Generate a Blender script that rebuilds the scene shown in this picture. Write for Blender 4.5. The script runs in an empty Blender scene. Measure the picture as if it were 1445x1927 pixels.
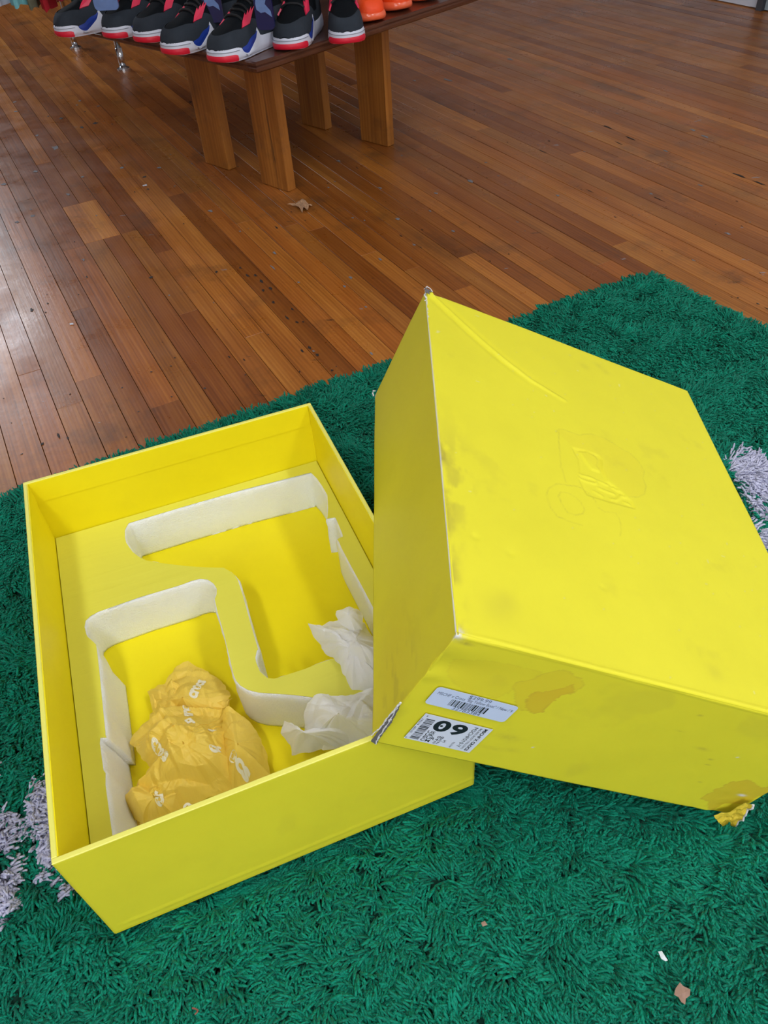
import bpy, math, random
import numpy as np
from mathutils import Vector, Matrix
from mathutils.geometry import tessellate_polygon
random.seed(7); rng = np.random.default_rng(7)
S = bpy.context.scene
COL = S.collection

# ------------------------------------------------------------------ camera
CAM_H = 1.03; PITCH = 0.7652492647565596; ROLL = -0.0866593789520605; F = 1447.0; CX, CY = 722.5, 963.5
def cam_axes():
    fwd = np.array([0, math.cos(PITCH), -math.sin(PITCH)]); r = np.array([1., 0, 0]); up = np.cross(r, fwd)
    c, s = math.cos(ROLL), math.sin(ROLL)
    return c*r+s*up, -s*r+c*up, fwd
RX, RU, RF = cam_axes()
cd = bpy.data.cameras.new('camera'); cam = bpy.data.objects.new('camera', cd); COL.objects.link(cam)
cd.sensor_fit = 'VERTICAL'; cd.sensor_height = 36.0; cd.lens = 36.0*F/1927.0; cd.clip_start = 0.02
cam.matrix_world = Matrix(((RX[0], RU[0], -RF[0], 0), (RX[1], RU[1], -RF[1], 0), (RX[2], RU[2], -RF[2], CAM_H), (0, 0, 0, 1)))
S.camera = cam
EYE = np.array([0, 0, CAM_H])
def ray(p):
    return (p[0]-CX)/F*RX - (p[1]-CY)/F*RU + RF
def U(p, z=0.0):                       # where the line of sight through a measured point meets a level plane
    d = ray(p); return EYE + d*((z-CAM_H)/d[2])
def onplane(p, o, n):
    d = ray(p); return EYE + d*(np.dot(o-EYE, n)/np.dot(d, n))

# ------------------------------------------------------------------ world, light, exposure
W = bpy.data.worlds.new('world'); S.world = W; W.use_nodes = True
W.node_tree.nodes['Background'].inputs[0].default_value = (0.80, 0.88, 1.0, 1)
W.node_tree.nodes['Background'].inputs[1].default_value = 1.0
S.view_settings.view_transform = 'Standard'; S.view_settings.look = 'None'
S.view_settings.gamma = 1.0; S.view_settings.use_curve_mapping = False
S.view_settings.exposure = 0.0
TH = math.radians(-65.0)
BA = np.array([math.cos(TH), math.sin(TH), 0]); BN = np.array([-BA[1], BA[0], 0])     # along the boards / across them
def bp(a, n, z=0.0): return BA*a + BN*n + np.array([0, 0, z])
def area(name, pos, target, sx, sy, power, col=(1, 1, 1)):
    l = bpy.data.lights.new(name, 'AREA'); l.shape = 'RECTANGLE'; l.size = sx; l.size_y = sy; l.energy = power; l.color = col
    o = bpy.data.objects.new(name, l); COL.objects.link(o); o.location = pos
    o.rotation_euler = (Vector(target)-Vector(pos)).to_track_quat('-Z', 'Y').to_euler(); return o
# daylight through the shop windows (right of and behind the photographer, and one far left)
area('window_light', bp(1.2, 3.85, 1.75), bp(0.4, 0.5, 0.2), 3.6, 2.2, 46, (0.82, 0.91, 1.0))
area('window_light', bp(3.4, -1.3, 1.7), bp(0.0, 0.3, 0.2), 3.0, 2.0, 74, (0.82, 0.91, 1.0))
area('window_light', bp(-7.7, -0.75, 2.35), bp(-2.0, -0.2, 0.0), 1.3, 0.9, 70, (0.82, 0.90, 1.0))

# ------------------------------------------------------------------ helpers
def link_mesh(name, V, Fc, mat, parent=None, smooth=False):
    me = bpy.data.meshes.new(name); me.from_pydata([tuple(map(float, v)) for v in V], [], [tuple(int(i) for i in f) for f in Fc]); me.update()
    if smooth: me.shade_smooth()
    mats = mat if isinstance(mat, (list, tuple)) else [mat]
    for m in mats: me.materials.append(m)
    o = bpy.data.objects.new(name, me); COL.objects.link(o)
    if parent is not None: o.parent = parent
    return o
def empty(name, label, cat, group=None, M=None, loc=None, kind=None):
    o = bpy.data.objects.new(name, None); COL.objects.link(o); o.empty_display_size = 0.05
    if label: o['label'] = label
    if cat: o['category'] = cat
    if group: o['group'] = group
    if kind: o['kind'] = kind
    if M is not None: o.matrix_world = M
    if loc is not None: o.location = loc
    return o
def tag(o, label, cat, group=None):
    o['label'] = label; o['category'] = cat
    if group: o['group'] = group
    return o
class MB:
    def __init__(s): s.v = []; s.f = []
    def add(s, V, Fc):
        b = len(s.v); s.v += [tuple(map(float, v)) for v in V]; s.f += [tuple(int(i)+b for i in f) for f in Fc]
    def box(s, x0, x1, y0, y1, z0, z1, ch=0.0):
        if ch <= 0:
            s.add([(x0,y0,z0),(x1,y0,z0),(x1,y1,z0),(x0,y1,z0),(x0,y0,z1),(x1,y0,z1),(x1,y1,z1),(x0,y1,z1)],
                  [(0,3,2,1),(4,5,6,7),(0,1,5,4),(1,2,6,5),(2,3,7,6),(3,0,4,7)])
        else:
            c = ch
            R0 = [(x0+c,y0+c,z0),(x1-c,y0+c,z0),(x1-c,y1-c,z0),(x0+c,y1-c,z0)]
            R1 = [(x0,y0,z0+c),(x1,y0,z0+c),(x1,y1,z0+c),(x0,y1,z0+c)]
            R2 = [(x0,y0,z1-c),(x1,y0,z1-c),(x1,y1,z1-c),(x0,y1,z1-c)]
            R3 = [(x0+c,y0+c,z1),(x1-c,y0+c,z1),(x1-c,y1-c,z1),(x0+c,y1-c,z1)]
            fs = [(3,2,1,0),(12,13,14,15)]
            for k in range(3):
                for i in range(4):
                    j = (i+1) % 4; fs.append((4*k+i, 4*k+j, 4*k+4+j, 4*k+4+i))
            s.add(R0+R1+R2+R3, fs)
    def tube(s, pts, r, n=8, cap=True):
        pts = [np.array(p, float) for p in pts]; rs = r if hasattr(r, '__len__') else [r]*len(pts)
        V = []; Fc = []; ref = None
        for i, p in enumerate(pts):
            t = pts[min(i+1, len(pts)-1)]-pts[max(i-1, 0)]; t = t/np.linalg.norm(t)
            if ref is None:
                ref = np.array([0, 0, 1.]) if abs(t[2]) < .9 else np.array([1., 0, 0])
            a = np.cross(t, ref); a /= np.linalg.norm(a); b = np.cross(t, a); ref = -b if False else ref
            for k in range(n):
                w = 2*math.pi*k/n; V.append(p+rs[i]*(math.cos(w)*a+math.sin(w)*b))
        for i in range(len(pts)-1):
            for k in range(n):
                l = (k+1) % n; Fc.append((i*n+k, i*n+l, (i+1)*n+l, (i+1)*n+k))
        if cap: Fc.append(tuple(range(n-1, -1, -1))); Fc.append(tuple((len(pts)-1)*n+k for k in range(n)))
        s.add(V, Fc)
    def prism(s, poly, z0, z1):
        n = len(poly); V = [(p[0], p[1], z0) for p in poly]+[(p[0], p[1], z1) for p in poly]
        tri = tessellate_polygon([[Vector((p[0], p[1], 0)) for p in poly]])
        Fc = [(i, (i+1) % n, (i+1) % n+n, i+n) for i in range(n)]
        for t in tri:
            a, b, c = t
            ar = (poly[b][0]-poly[a][0])*(poly[c][1]-poly[a][1])-(poly[b][1]-poly[a][1])*(poly[c][0]-poly[a][0])
            if ar < 0: a, c = c, a
            Fc.append((a+n, b+n, c+n)); Fc.append((c, b, a))
        s.add(V, Fc)
    def build(s, name, mat, parent=None, smooth=False): return link_mesh(name, s.v, s.f, mat, parent, smooth)

# value noise (numpy)
_T = np.random.default_rng(3).random((256, 256))
def vnoise(x, y):
    x = np.asarray(x, float); y = np.asarray(y, float)
    xi = np.floor(x).astype(int); yi = np.floor(y).astype(int); fx = x-xi; fy = y-yi
    fx = fx*fx*(3-2*fx); fy = fy*fy*(3-2*fy)
    g = lambda a, b: _T[a % 256, b % 256]
    return (g(xi, yi)*(1-fx)+g(xi+1, yi)*fx)*(1-fy)+(g(xi, yi+1)*(1-fx)+g(xi+1, yi+1)*fx)*fy
def fbm(x, y, o=4):
    s = 0; a = .5
    for k in range(o): s = s+a*vnoise(x*2**k+17*k, y*2**k+31*k); a *= .5
    return s
def seg_dist(X, Y, poly):              # distance to a polyline
    D = np.full(np.shape(X), 1e9)
    for (ax, ay), (bx, by) in zip(poly[:-1], poly[1:]):
        dx, dy = bx-ax, by-ay; t = np.clip(((X-ax)*dx+(Y-ay)*dy)/(dx*dx+dy*dy+1e-12), 0, 1)
        D = np.minimum(D, np.hypot(X-ax-t*dx, Y-ay-t*dy))
    return D
def inside(X, Y, poly):
    r = np.zeros(np.shape(X), bool); n = len(poly)
    for i in range(n):
        x0, y0 = poly[i]; x1, y1 = poly[(i+1) % n]
        c = ((y0 > Y) != (y1 > Y)) & (X < (x1-x0)*(Y-y0)/((y1-y0) if y1 != y0 else 1e-9)+x0); r ^= c
    return r
def sstep(e0, e1, x):
    t = np.clip((x-e0)/(e1-e0), 0, 1); return t*t*(3-2*t)

# ------------------------------------------------------------------ materials
def new_mat(name):
    m = bpy.data.materials.new(name); m.use_nodes = True; nt = m.node_tree; return m, nt, nt.nodes['Principled BSDF']
def N(nt, t, **k):
    n = nt.nodes.new(t)
    for a, b in k.items():
        if a.startswith('i_'):
            key = a[2:]; key = int(key) if key.isdigit() else key.replace('_', ' ')
            n.inputs[key].default_value = b
        else: setattr(n, a, b)
    return n
def simple(name, col, rough=.6, metal=0, bump=None, var=None, spec=None, sheen=None, coat=None):
    m, nt, b = new_mat(name)
    b.inputs['Base Color'].default_value = (*col, 1); b.inputs['Roughness'].default_value = rough; b.inputs['Metallic'].default_value = metal
    if spec is not None: b.inputs['Specular IOR Level'].default_value = spec
    if coat: b.inputs['Coat Weight'].default_value = coat; b.inputs['Coat Roughness'].default_value = .15
    if sheen: b.inputs['Sheen Weight'].default_value = sheen; b.inputs['Sheen Roughness'].default_value = .4
    tc = N(nt, 'ShaderNodeTexCoord')
    if var:
        no = N(nt, 'ShaderNodeTexNoise', i_Scale=var[0], i_Detail=4.0)
        nt.links.new(tc.outputs['Object'], no.inputs['Vector'])
        mx = N(nt, 'ShaderNodeMix', data_type='RGBA'); mx.inputs[6].default_value = (*[c*(1-var[1]) for c in col], 1); mx.inputs[7].default_value = (*[min(1, c*(1+var[1])) for c in col], 1)
        nt.links.new(no.outputs['Fac'], mx.inputs[0]); nt.links.new(mx.outputs[2], b.inputs['Base Color'])
    if bump:
        no = N(nt, 'ShaderNodeTexNoise', i_Scale=bump[0], i_Detail=3.0)
        nt.links.new(tc.outputs['Object'], no.inputs['Vector'])
        bu = N(nt, 'ShaderNodeBump', i_Strength=bump[1], i_Distance=bump[2] if len(bump) > 2 else .001)
        nt.links.new(no.outputs['Fac'], bu.inputs['Height']); nt.links.new(bu.outputs['Normal'], b.inputs['Normal'])
    return m
YEL = (0.82, 0.755, 0.036)
def card_mat(name, col, wear=True):
    m, nt, b = new_mat(name); b.inputs['Roughness'].default_value = .48; b.inputs['Specular IOR Level'].default_value = .22
    tc = N(nt, 'ShaderNodeTexCoord')
    at = N(nt, 'ShaderNodeAttribute', attribute_name='stain'); sp = N(nt, 'ShaderNodeSeparateColor'); nt.links.new(at.outputs['Color'], sp.inputs[0])
    no = N(nt, 'ShaderNodeTexNoise', i_Scale=6.0, i_Detail=6.0, i_Roughness=.6); nt.links.new(tc.outputs['Object'], no.inputs['Vector'])
    rp = N(nt, 'ShaderNodeMapRange'); rp.inputs[1].default_value = .35; rp.inputs[2].default_value = .75; rp.inputs[3].default_value = 1.0; rp.inputs[4].default_value = .93
    nt.links.new(no.outputs['Fac'], rp.inputs[0])
    base = N(nt, 'ShaderNodeMix', data_type='RGBA', blend_type='MULTIPLY'); base.inputs[0].default_value = 1; base.inputs[6].default_value = (*col, 1)
    nt.links.new(rp.outputs[0], base.inputs[7])
    prev = base.outputs[2]
    for ch, c in (('Red', (col[0]*.42, col[1]*.36, col[2]*1.2+.01, 1)), ('Green', (col[0]*.86, col[1]*.66, .03, 1)), ('Blue', (.74, .74, .76, 1))):
        mx = N(nt, 'ShaderNodeMix', data_type='RGBA'); nt.links.new(sp.outputs[ch], mx.inputs[0]); nt.links.new(prev, mx.inputs[6]); mx.inputs[7].default_value = c; prev = mx.outputs[2]
    nt.links.new(prev, b.inputs['Base Color'])
    n2 = N(nt, 'ShaderNodeTexNoise', i_Scale=9.0, i_Detail=3.0); nt.links.new(tc.outputs['Object'], n2.inputs['Vector'])
    bu = N(nt, 'ShaderNodeBump', i_Strength=.35, i_Distance=.004); nt.links.new(n2.outputs['Fac'], bu.inputs['Height'])
    n3 = N(nt, 'ShaderNodeTexNoise', i_Scale=900.0, i_Detail=1.0); nt.links.new(tc.outputs['Object'], n3.inputs['Vector'])
    b3 = N(nt, 'ShaderNodeBump', i_Strength=.05, i_Distance=.0004); nt.links.new(n3.outputs['Fac'], b3.inputs['Height']); nt.links.new(bu.outputs['Normal'], b3.inputs['Normal'])
    nt.links.new(b3.outputs['Normal'], b.inputs['Normal'])
    return m
M_CARD = card_mat('yellow_card', YEL)
M_CARDIN = card_mat('yellow_card_inner', (0.95, 0.80, 0.010))
M_RIM = simple('card_edge', (0.88, 0.84, 0.16), .5)
M_GREYBOARD = simple('torn_grey_board', (0.15, 0.14, 0.14), .9, bump=(300, .6, .001), var=(90, .4))
M_TORN = simple('torn_paper', (0.72, 0.72, 0.74), .9, bump=(600, .5, .001))
M_TORNYEL = simple('peeled_yellow_paper', (0.78, 0.58, 0.04), .6, bump=(60, .6, .004), var=(40, .25))

def wood_mat(name, colors, scale=1.0, rough=.3, coat=.0, dirt=True, tilt=False):
    """long grain along local X; the tone of each piece comes from its object colour and random number"""
    m, nt, b = new_mat(name); L = nt.links
    tc = N(nt, 'ShaderNodeTexCoord'); oi = N(nt, 'ShaderNodeObjectInfo'); ge = N(nt, 'ShaderNodeNewGeometry')
    ad = N(nt, 'ShaderNodeVectorMath', operation='MULTIPLY_ADD'); cmb = N(nt, 'ShaderNodeCombineXYZ')
    ml = N(nt, 'ShaderNodeMath', operation='MULTIPLY', i_1=53.0); L.new(oi.outputs['Random'], ml.inputs[0])
    for k in range(3): L.new(ml.outputs[0], cmb.inputs[k])
    ad.inputs[1].default_value = (1, 1, 1); L.new(tc.outputs['Object'], ad.inputs[0]); L.new(cmb.outputs[0], ad.inputs[2])
    def mapped(sc):
        mp = N(nt, 'ShaderNodeMapping'); mp.inputs['Scale'].default_value = sc; L.new(ad.outputs[0], mp.inputs['Vector']); return mp.outputs[0]
    gr = N(nt, 'ShaderNodeTexNoise', i_Scale=1.0, i_Detail=5.0, i_Roughness=.65, i_Distortion=.3); L.new(mapped((2.2*scale, 95*scale, 95*scale)), gr.inputs['Vector'])
    ring = N(nt, 'ShaderNodeTexWave', wave_type='BANDS', bands_direction='Y', i_Scale=1.0, i_Distortion=16.0, i_Detail=3.0, i_Detail_Scale=.35)
    L.new(mapped((.9*scale, 34*scale, 34*scale)), ring.inputs['Vector'])
    big = N(nt, 'ShaderNodeTexNoise', i_Scale=1.0, i_Detail=3.0); L.new(mapped((1.2, 9, 9)), big.inputs['Vector'])
    r1 = N(nt, 'ShaderNodeValToRGB'); els = r1.color_ramp.elements
    els[0].position = .22; els[0].color = (*colors[0], 1); els[1].position = .80; els[1].color = (*colors[2], 1)
    e = els.new(.5); e.color = (*colors[1], 1)
    a1 = N(nt, 'ShaderNodeMath', operation='MULTIPLY', i_1=.47); L.new(gr.outputs['Fac'], a1.inputs[0])
    a2 = N(nt, 'ShaderNodeMath', operation='MULTIPLY_ADD', i_1=.08); L.new(ring.outputs['Fac'], a2.inputs[0]); L.new(a1.outputs[0], a2.inputs[2])
    a3 = N(nt, 'ShaderNodeMath', operation='MULTIPLY_ADD', i_1=.48); L.new(big.outputs['Fac'], a3.inputs[0]); L.new(a2.outputs[0], a3.inputs[2])
    L.new(a3.outputs[0], r1.inputs[0])
    mul = N(nt, 'ShaderNodeMix', data_type='RGBA', blend_type='MULTIPLY'); mul.inputs[0].default_value = 1
    L.new(r1.outputs[0], mul.inputs[6]); L.new(oi.outputs['Color'], mul.inputs[7]); prev = mul.outputs[2]
    rough_out = None
    if dirt:
        # dark stains, worn-in grime, chips of grey paint (world position, so they run on from board to board)
        n1 = N(nt, 'ShaderNodeTexNoise', i_Scale=2.6, i_Detail=7.0, i_Roughness=.72); L.new(ge.outputs['Position'], n1.inputs['Vector'])
        rr = N(nt, 'ShaderNodeMapRange'); rr.inputs[1].default_value = .54; rr.inputs[2].default_value = .72; rr.inputs[4].default_value = .70; L.new(n1.outputs['Fac'], rr.inputs[0])
        mx = N(nt, 'ShaderNodeMix', data_type='RGBA'); mx.inputs[7].default_value = (.075, .036, .016, 1); L.new(rr.outputs[0], mx.inputs[0]); L.new(prev, mx.inputs[6]); prev = mx.outputs[2]
        mp = N(nt, 'ShaderNodeMapping'); mp.inputs['Rotation'].default_value = (0, 0, -TH); mp.inputs['Scale'].default_value = (9, 34, 1); L.new(ge.outputs['Position'], mp.inputs['Vector'])
        # Position rotated into board axes
        n2 = N(nt, 'ShaderNodeTexNoise', i_Scale=1.0, i_Detail=5.0, i_Roughness=.7); L.new(mp.outputs[0], n2.inputs['Vector'])
        r2 = N(nt, 'ShaderNodeMapRange'); r2.inputs[1].default_value = .655; r2.inputs[2].default_value = .72; r2.inputs[4].default_value = .85; L.new(n2.outputs['Fac'], r2.inputs[0])
        mx2 = N(nt, 'ShaderNodeMix', data_type='RGBA'); mx2.inputs[7].default_value = (.03, .018, .012, 1); L.new(r2.outputs[0], mx2.inputs[0]); L.new(prev, mx2.inputs[6]); prev = mx2.outputs[2]
        mp3 = N(nt, 'ShaderNodeMapping'); mp3.inputs['Rotation'].default_value = (0, 0, -TH); mp3.inputs['Scale'].default_value = (7, 19, 1); mp3.inputs['Location'].default_value = (3.3, 8.1, 0); L.new(ge.outputs['Position'], mp3.inputs['Vector'])
        n3 = N(nt, 'ShaderNodeTexNoise', i_Scale=1.5, i_Detail=6.0, i_Roughness=.62); L.new(mp3.outputs[0], n3.inputs['Vector'])
        r3 = N(nt, 'ShaderNodeMapRange'); r3.inputs[1].default_value = .70; r3.inputs[2].default_value = .715; r3.inputs[4].default_value = .8 if dirt is True else 0.0; L.new(n3.outputs['Fac'], r3.inputs[0])
        mx3 = N(nt, 'ShaderNodeMix', data_type='RGBA'); mx3.inputs[7].default_value = (.27, .27, .29, 1); L.new(r3.outputs[0], mx3.inputs[0]); L.new(prev, mx3.inputs[6]); prev = mx3.outputs[2]
        n4 = N(nt, 'ShaderNodeTexNoise', i_Scale=5.0, i_Detail=6.0, i_Roughness=.7); L.new(ge.outputs['Position'], n4.inputs['Vector'])
        r4 = N(nt, 'ShaderNodeMapRange'); r4.inputs[1].default_value = .3; r4.inputs[2].default_value = .75; r4.inputs[3].default_value = rough-.07; r4.inputs[4].default_value = rough+.16
        L.new(n4.outputs['Fac'], r4.inputs[0]); rough_out = r4.outputs[0]
    L.new(prev, b.inputs['Base Color'])
    if rough_out: L.new(rough_out, b.inputs['Roughness'])
    else: b.inputs['Roughness'].default_value = rough
    if coat: b.inputs['Coat Weight'].default_value = coat; b.inputs['Coat Roughness'].default_value = .12
    bu = N(nt, 'ShaderNodeBump', i_Strength=.25, i_Distance=.0012); L.new(gr.outputs['Fac'], bu.inputs['Height'])
    n5 = N(nt, 'ShaderNodeTexNoise', i_Scale=60.0, i_Detail=3.0); L.new(ge.outputs['Position'], n5.inputs['Vector'])
    b5 = N(nt, 'ShaderNodeBump', i_Strength=.22, i_Distance=.001); L.new(n5.outputs['Fac'], b5.inputs['Height']); L.new(bu.outputs['Normal'], b5.inputs['Normal'])
    L.new(b5.outputs['Normal'], b.inputs['Normal'])
    return m
M_FLOOR = wood_mat('floor_wood', [(.105, .026, .004), (.34, .112, .018), (.56, .235, .046)], rough=.30, dirt=True)
M_LEG = wood_mat('bench_leg_wood', [(.085, .022, .003), (.34, .125, .020), (.58, .25, .05)], scale=.6, rough=.35, dirt='knots')
M_TOP = wood_mat('bench_top_wood', [(.035, .012, .006), (.085, .028, .014), (.17, .065, .030)], scale=.7, rough=.28, dirt=False, coat=.3)

# ------------------------------------------------------------------ room shell
M_WALL = simple('white_wall', (.72, .73, .76), .7, bump=(40, .1))
M_CEIL = simple('white_ceiling', (.78, .78, .78), .9)
A0, A1, N0, N1, CH = -8.0, 3.6, -3.6, 3.98, 3.1
def room_box(name, a0, a1, n0, n1, z0, z1, mat):
    m = MB(); P = []
    for z in (z0, z1):
        for a, n in ((a0, n0), (a1, n0), (a1, n1), (a0, n1)): P.append(bp(a, n, z))
    m.add(P, [(0,3,2,1),(4,5,6,7),(0,1,5,4),(1,2,6,5),(2,3,7,6),(3,0,4,7)])
    o = m.build(name, mat); o['kind'] = 'structure'; return o
room_box('ceiling', A0, A1, N0, N1, CH, CH+.1, M_CEIL)
room_box('wall_right', A0, A1, N1, N1+.12, 0, CH, M_WALL)
room_box('wall_left', A0, A1, N0-.12, N0, 0, CH, simple('grey_wall', (.55, .55, .57), .8))
room_box('wall_far', A0-.12, A0, N0, N1, 0, CH, simple('dark_wall', (.07, .065, .065), .8))
room_box('wall_near', A1, A1+.12, N0, N1, 0, CH, M_WALL)
# white skirting along the right-hand wall, and a dark strip standing in for the shaded gap at the frame's corner
a_tr = float(np.dot(U((1437, 18)), BA))
room_box('baseboard_right', A0, a_tr-.02, N1-.025, N1-.001, .006, .22, simple('white_skirting', (.70, .74, .82), .45))
room_box('trim_1', a_tr-.018, a_tr+.02, N1-.05, N1-.001, .001, 2.3, simple('dark_gap_strip', (.05, .05, .06), .4))
room_box('trim_2', a_tr+.022, a_tr+.9, N1-.03, N1-.001, .006, 2.3, simple('pale_door_panel', (.45, .56, .62), .4))

# ceiling lamps (outside the frame; their reflection lies on the floor)
M_EMIT, _nt, _b = new_mat('lamp_diffuser'); _b.inputs['Emission Color'].default_value = (1, .97, .93, 1); _b.inputs['Emission Strength'].default_value = 5.0
M_LAMPFR = simple('lamp_frame', (.7, .7, .7), .4)
def ceiling_lamp(a, n, label):
    t = empty('ceiling_light', label, 'lamp', 'ceiling panel lamps', loc=Vector(bp(a, n, CH)))
    t.rotation_euler = (0, 0, TH)
    m = MB(); m.box(-.62, .62, -.17, .17, -.05, -.001, .005); m.build('frame', M_LAMPFR, t)
    m = MB(); m.box(-.59, .59, -.14, .14, -.056, -.0505); m.build('diffuser', M_EMIT, t)
    l = bpy.data.lights.new('lamp_light', 'AREA'); l.shape = 'RECTANGLE'; l.size = 1.18; l.size_y = .28; l.energy = 24.5; l.color = (.89, .95, 1)
    o = bpy.data.objects.new('lamp_light', l); COL.objects.link(o); o.parent = t; o.location = (0, 0, -.062)
for i, (a, n) in enumerate([(-.1, 1.6), (2.2, 1.6), (.2, -1.0), (2.8, -1.2)]):
    ceiling_lamp(a, n, ['flat white ceiling lamp above the green rug', 'flat white ceiling lamp behind the photographer on the right', 'flat white ceiling lamp left of the boxes', 'flat white ceiling lamp near left corner behind the photographer'][i])

# ------------------------------------------------------------------ floor of single boards
FLOOR = empty('floor', 'worn varnished strip wood floor with narrow orange brown boards', None, kind='structure')
m = MB(); P = [bp(a, n, z) for z in (-.08, -.019) for a, n in ((A0, N0), (A1, N0), (A1, N1), (A0, N1))]
m.add(P, [(0,3,2,1),(4,5,6,7),(0,1,5,4),(1,2,6,5),(2,3,7,6),(3,0,4,7)]); m.build('subfloor', simple('dark_gap', (.035, .024, .024), .9), FLOOR)
rows = [-.163, -.092, -.035, .027, .095, .155, .227, .287, .346, .40, .455, .51, .57, .63]
while rows[-1] < N1: rows.append(rows[-1]+.0585+random.uniform(-.004, .004))
rows[-1] = N1
lo = [-.163]
while lo[-1] > N0: lo.append(lo[-1]-.06)
lo[-1] = N0; rows = lo[:0:-1]+rows
def px_of(P):
    d = P-EYE; z = d@RF
    return np.array([CX+F*(d@RX)/z, CY-F*(d@RU)/z]) if z > .05 else None
boards = []
PA0, PA1 = -2.925, -2.575
for i in range(len(rows)-1):
    n0, n1 = rows[i], rows[i+1]; nc = .5*(n0+n1); a = A0+random.uniform(-1.2, 0)
    cuts = [A0]
    while a < A1:
        a += random.choice([1.1, 1.9, 2.6, 3.2, 3.8])*random.uniform(.85, 1.15)
        if a > A0+.3 and a < A1-.3: cuts.append(a)
    cuts.append(A1)
    if .22 < nc < .35: cuts = [c for c in cuts if not (PA0-.4 < c < PA1+.4)]+[PA0, PA1]
    if .35 < nc < .41: cuts = [c for c in cuts if not (PA0-.4 < c < PA1+.4)]+[PA1]
    if .15 < nc < .22: cuts = [c for c in cuts if not (PA0-.4 < c < PA1+.4)]+[PA1+.015]
    cuts.sort()
    for c0, c1 in zip(cuts[:-1], cuts[1:]):
        kind = 'patch' if (.22 < nc < .35 and abs(c0-PA0) < .01) else ''
        boards.append([c0, c1, n0, n1, kind])
def seen(b):
    tot = 0; k = max(2, int((b[1]-b[0])/.15))
    for q in range(k):
        P = bp(b[0]+(q+.5)/k*(b[1]-b[0]), .5*(b[2]+b[3])); px = px_of(P)
        if px is not None and -20 < px[0] < 1465 and -20 < px[1] < 1300:
            d = np.linalg.norm(P-EYE); tot += (b[1]-b[0])/k*(b[3]-b[2])*F*F/d**3
    return tot
# the pale patch is one wide board across two rows
pb = [b for b in boards if b[4] == 'patch']; boards = [b for b in boards if b[4] != 'patch']
boards.append([PA0, PA1, pb[0][2], pb[-1][3], 'patch'])
sc = sorted(boards, key=lambda b: -(1e9 if b[4] else seen(b)))
tones = [(.80, .72, .66), (1.0, 1.0, 1.0), (1.12, 1.10, 1.05), (.92, .86, .80), (1.2, 1.2, 1.12), (.70, .60, .54), (1.05, .95, .86), (.95, .98, .95)]
rest = MB()
for k, b in enumerate(sc):
    g = .0007; Lh = .5*(b[1]-b[0])-.0004; Wh = .5*(b[3]-b[2])-g
    if k < 300 and seen(b) > 0 or b[4]:
        m = MB(); top = random.uniform(-.0005, .0003)
        m.box(-Lh, Lh, -Wh, Wh, -.018, top, .0004)
        o = m.build('plank', M_FLOOR, FLOOR); c = bp(.5*(b[0]+b[1]), .5*(b[2]+b[3]))
        o.location = Vector(c); o.rotation_euler = (0, 0, TH)
        t = random.choice(tones); j = random.uniform(.92, 1.08); o.color = (t[0]*j, t[1]*j, t[2]*j, 1)
        if b[4]: o.color = (1.45, 1.55, 1.5, 1); o['label'] = 'short wide pale patch board with strong grain'
    else:
        P = [bp(a, n, z) for z in (-.018, 0) for a, n in ((b[0], b[2]+g), (b[1]-.0006, b[2]+g), (b[1]-.0006, b[3]-g), (b[0], b[3]-g))]
        rest.add(P, [(0,3,2,1),(4,5,6,7),(0,1,5,4),(1,2,6,5),(2,3,7,6),(3,0,4,7)])
if rest.v:
    o = rest.build('planks', M_FLOOR, FLOOR); o['kind'] = 'stuff'; o.color = (.95, .9, .85, 1)

# chips of grey paint, dark burns and old nail heads worn into the boards
def marks(name, items, mat, hgt_=.0007, seed=1, label=None):
    r = random.Random(seed); m = MB()
    for (x, y, sz, asp) in items:
        c = U((x, y), 0); n = 11; P = []
        for k in range(n):
            w = 2*math.pi*k/n; q = r.uniform(.45, 1.15)*sz*.5; P.append(c+BA*(q*asp*math.cos(w))+BN*(q*math.sin(w)))
        V = [(*p[:2], hgt_) for p in P]+[(*(c+(p-c)*.8)[:2], hgt_+.0002) for p in P]
        m.add(V, [tuple(range(n, 2*n))]+[(k, (k+1) % n, (k+1) % n+n, k+n) for k in range(n)])
    o = m.build(name, mat, FLOOR); o['kind'] = 'stuff'
    if label: o['label'] = label
r_ = random.Random(12)
chips = [(104,278,.030,2.2),(67,323,.018,1.5),(156,333,.014,1.4),(128,366,.012,3),(230,316,.015,1.6),(299,316,.015,1.5),(396,397,.016,1.6),(61,407,.020,1.3),(33,418,.016,1.6),(7,347,.022,1.4),(157,489,.010,2),(637,303,.012,2.6),(618,353,.010,1.6),(630,342,.009,1.4),(715,354,.011,1.8),(843,151,.022,3.2),(756,293,.009,1.5),(820,364,.012,1.5),(886,341,.016,2.4),(938,331,.009,1.6),(914,306,.011,1.4),
  (516,476,.009,3),(514,504,.008,5),(715,488,.008,3.6),(660,523,.011,2),(648,539,.009,1.7),(748,412,.012,1.9),(663,410,.010,1.5),(853,435,.011,1.5),(779,461,.009,1.8),(699,666,.007,3.2),(590,661,.007,1.3),(780,152,.014,2),(960,112,.020,3),(1304,245,.016,2.4),(1326,257,.013,3),(1253,285,.013,2),(1317,349,.012,1.8),(1049,368,.012,1.8),(1370,440,.012,2),(1225,365,.010,1.6),(150,190,.016,2),(145,198,.012,1.5),(185,200,.016,1.4),(30,210,.02,1.3),(28,192,.02,1.2),(70,255,.018,1.6)]
chips += [(r_.uniform(0, 1445), r_.uniform(60, 600), r_.uniform(.003, .008), r_.uniform(1, 2.5)) for _ in range(60)]
marks('paint_chips', chips, simple('grey_paint_chip', (.20, .20, .215), .7), .0007, 3, 'grey paint chips worn into the boards')
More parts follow.
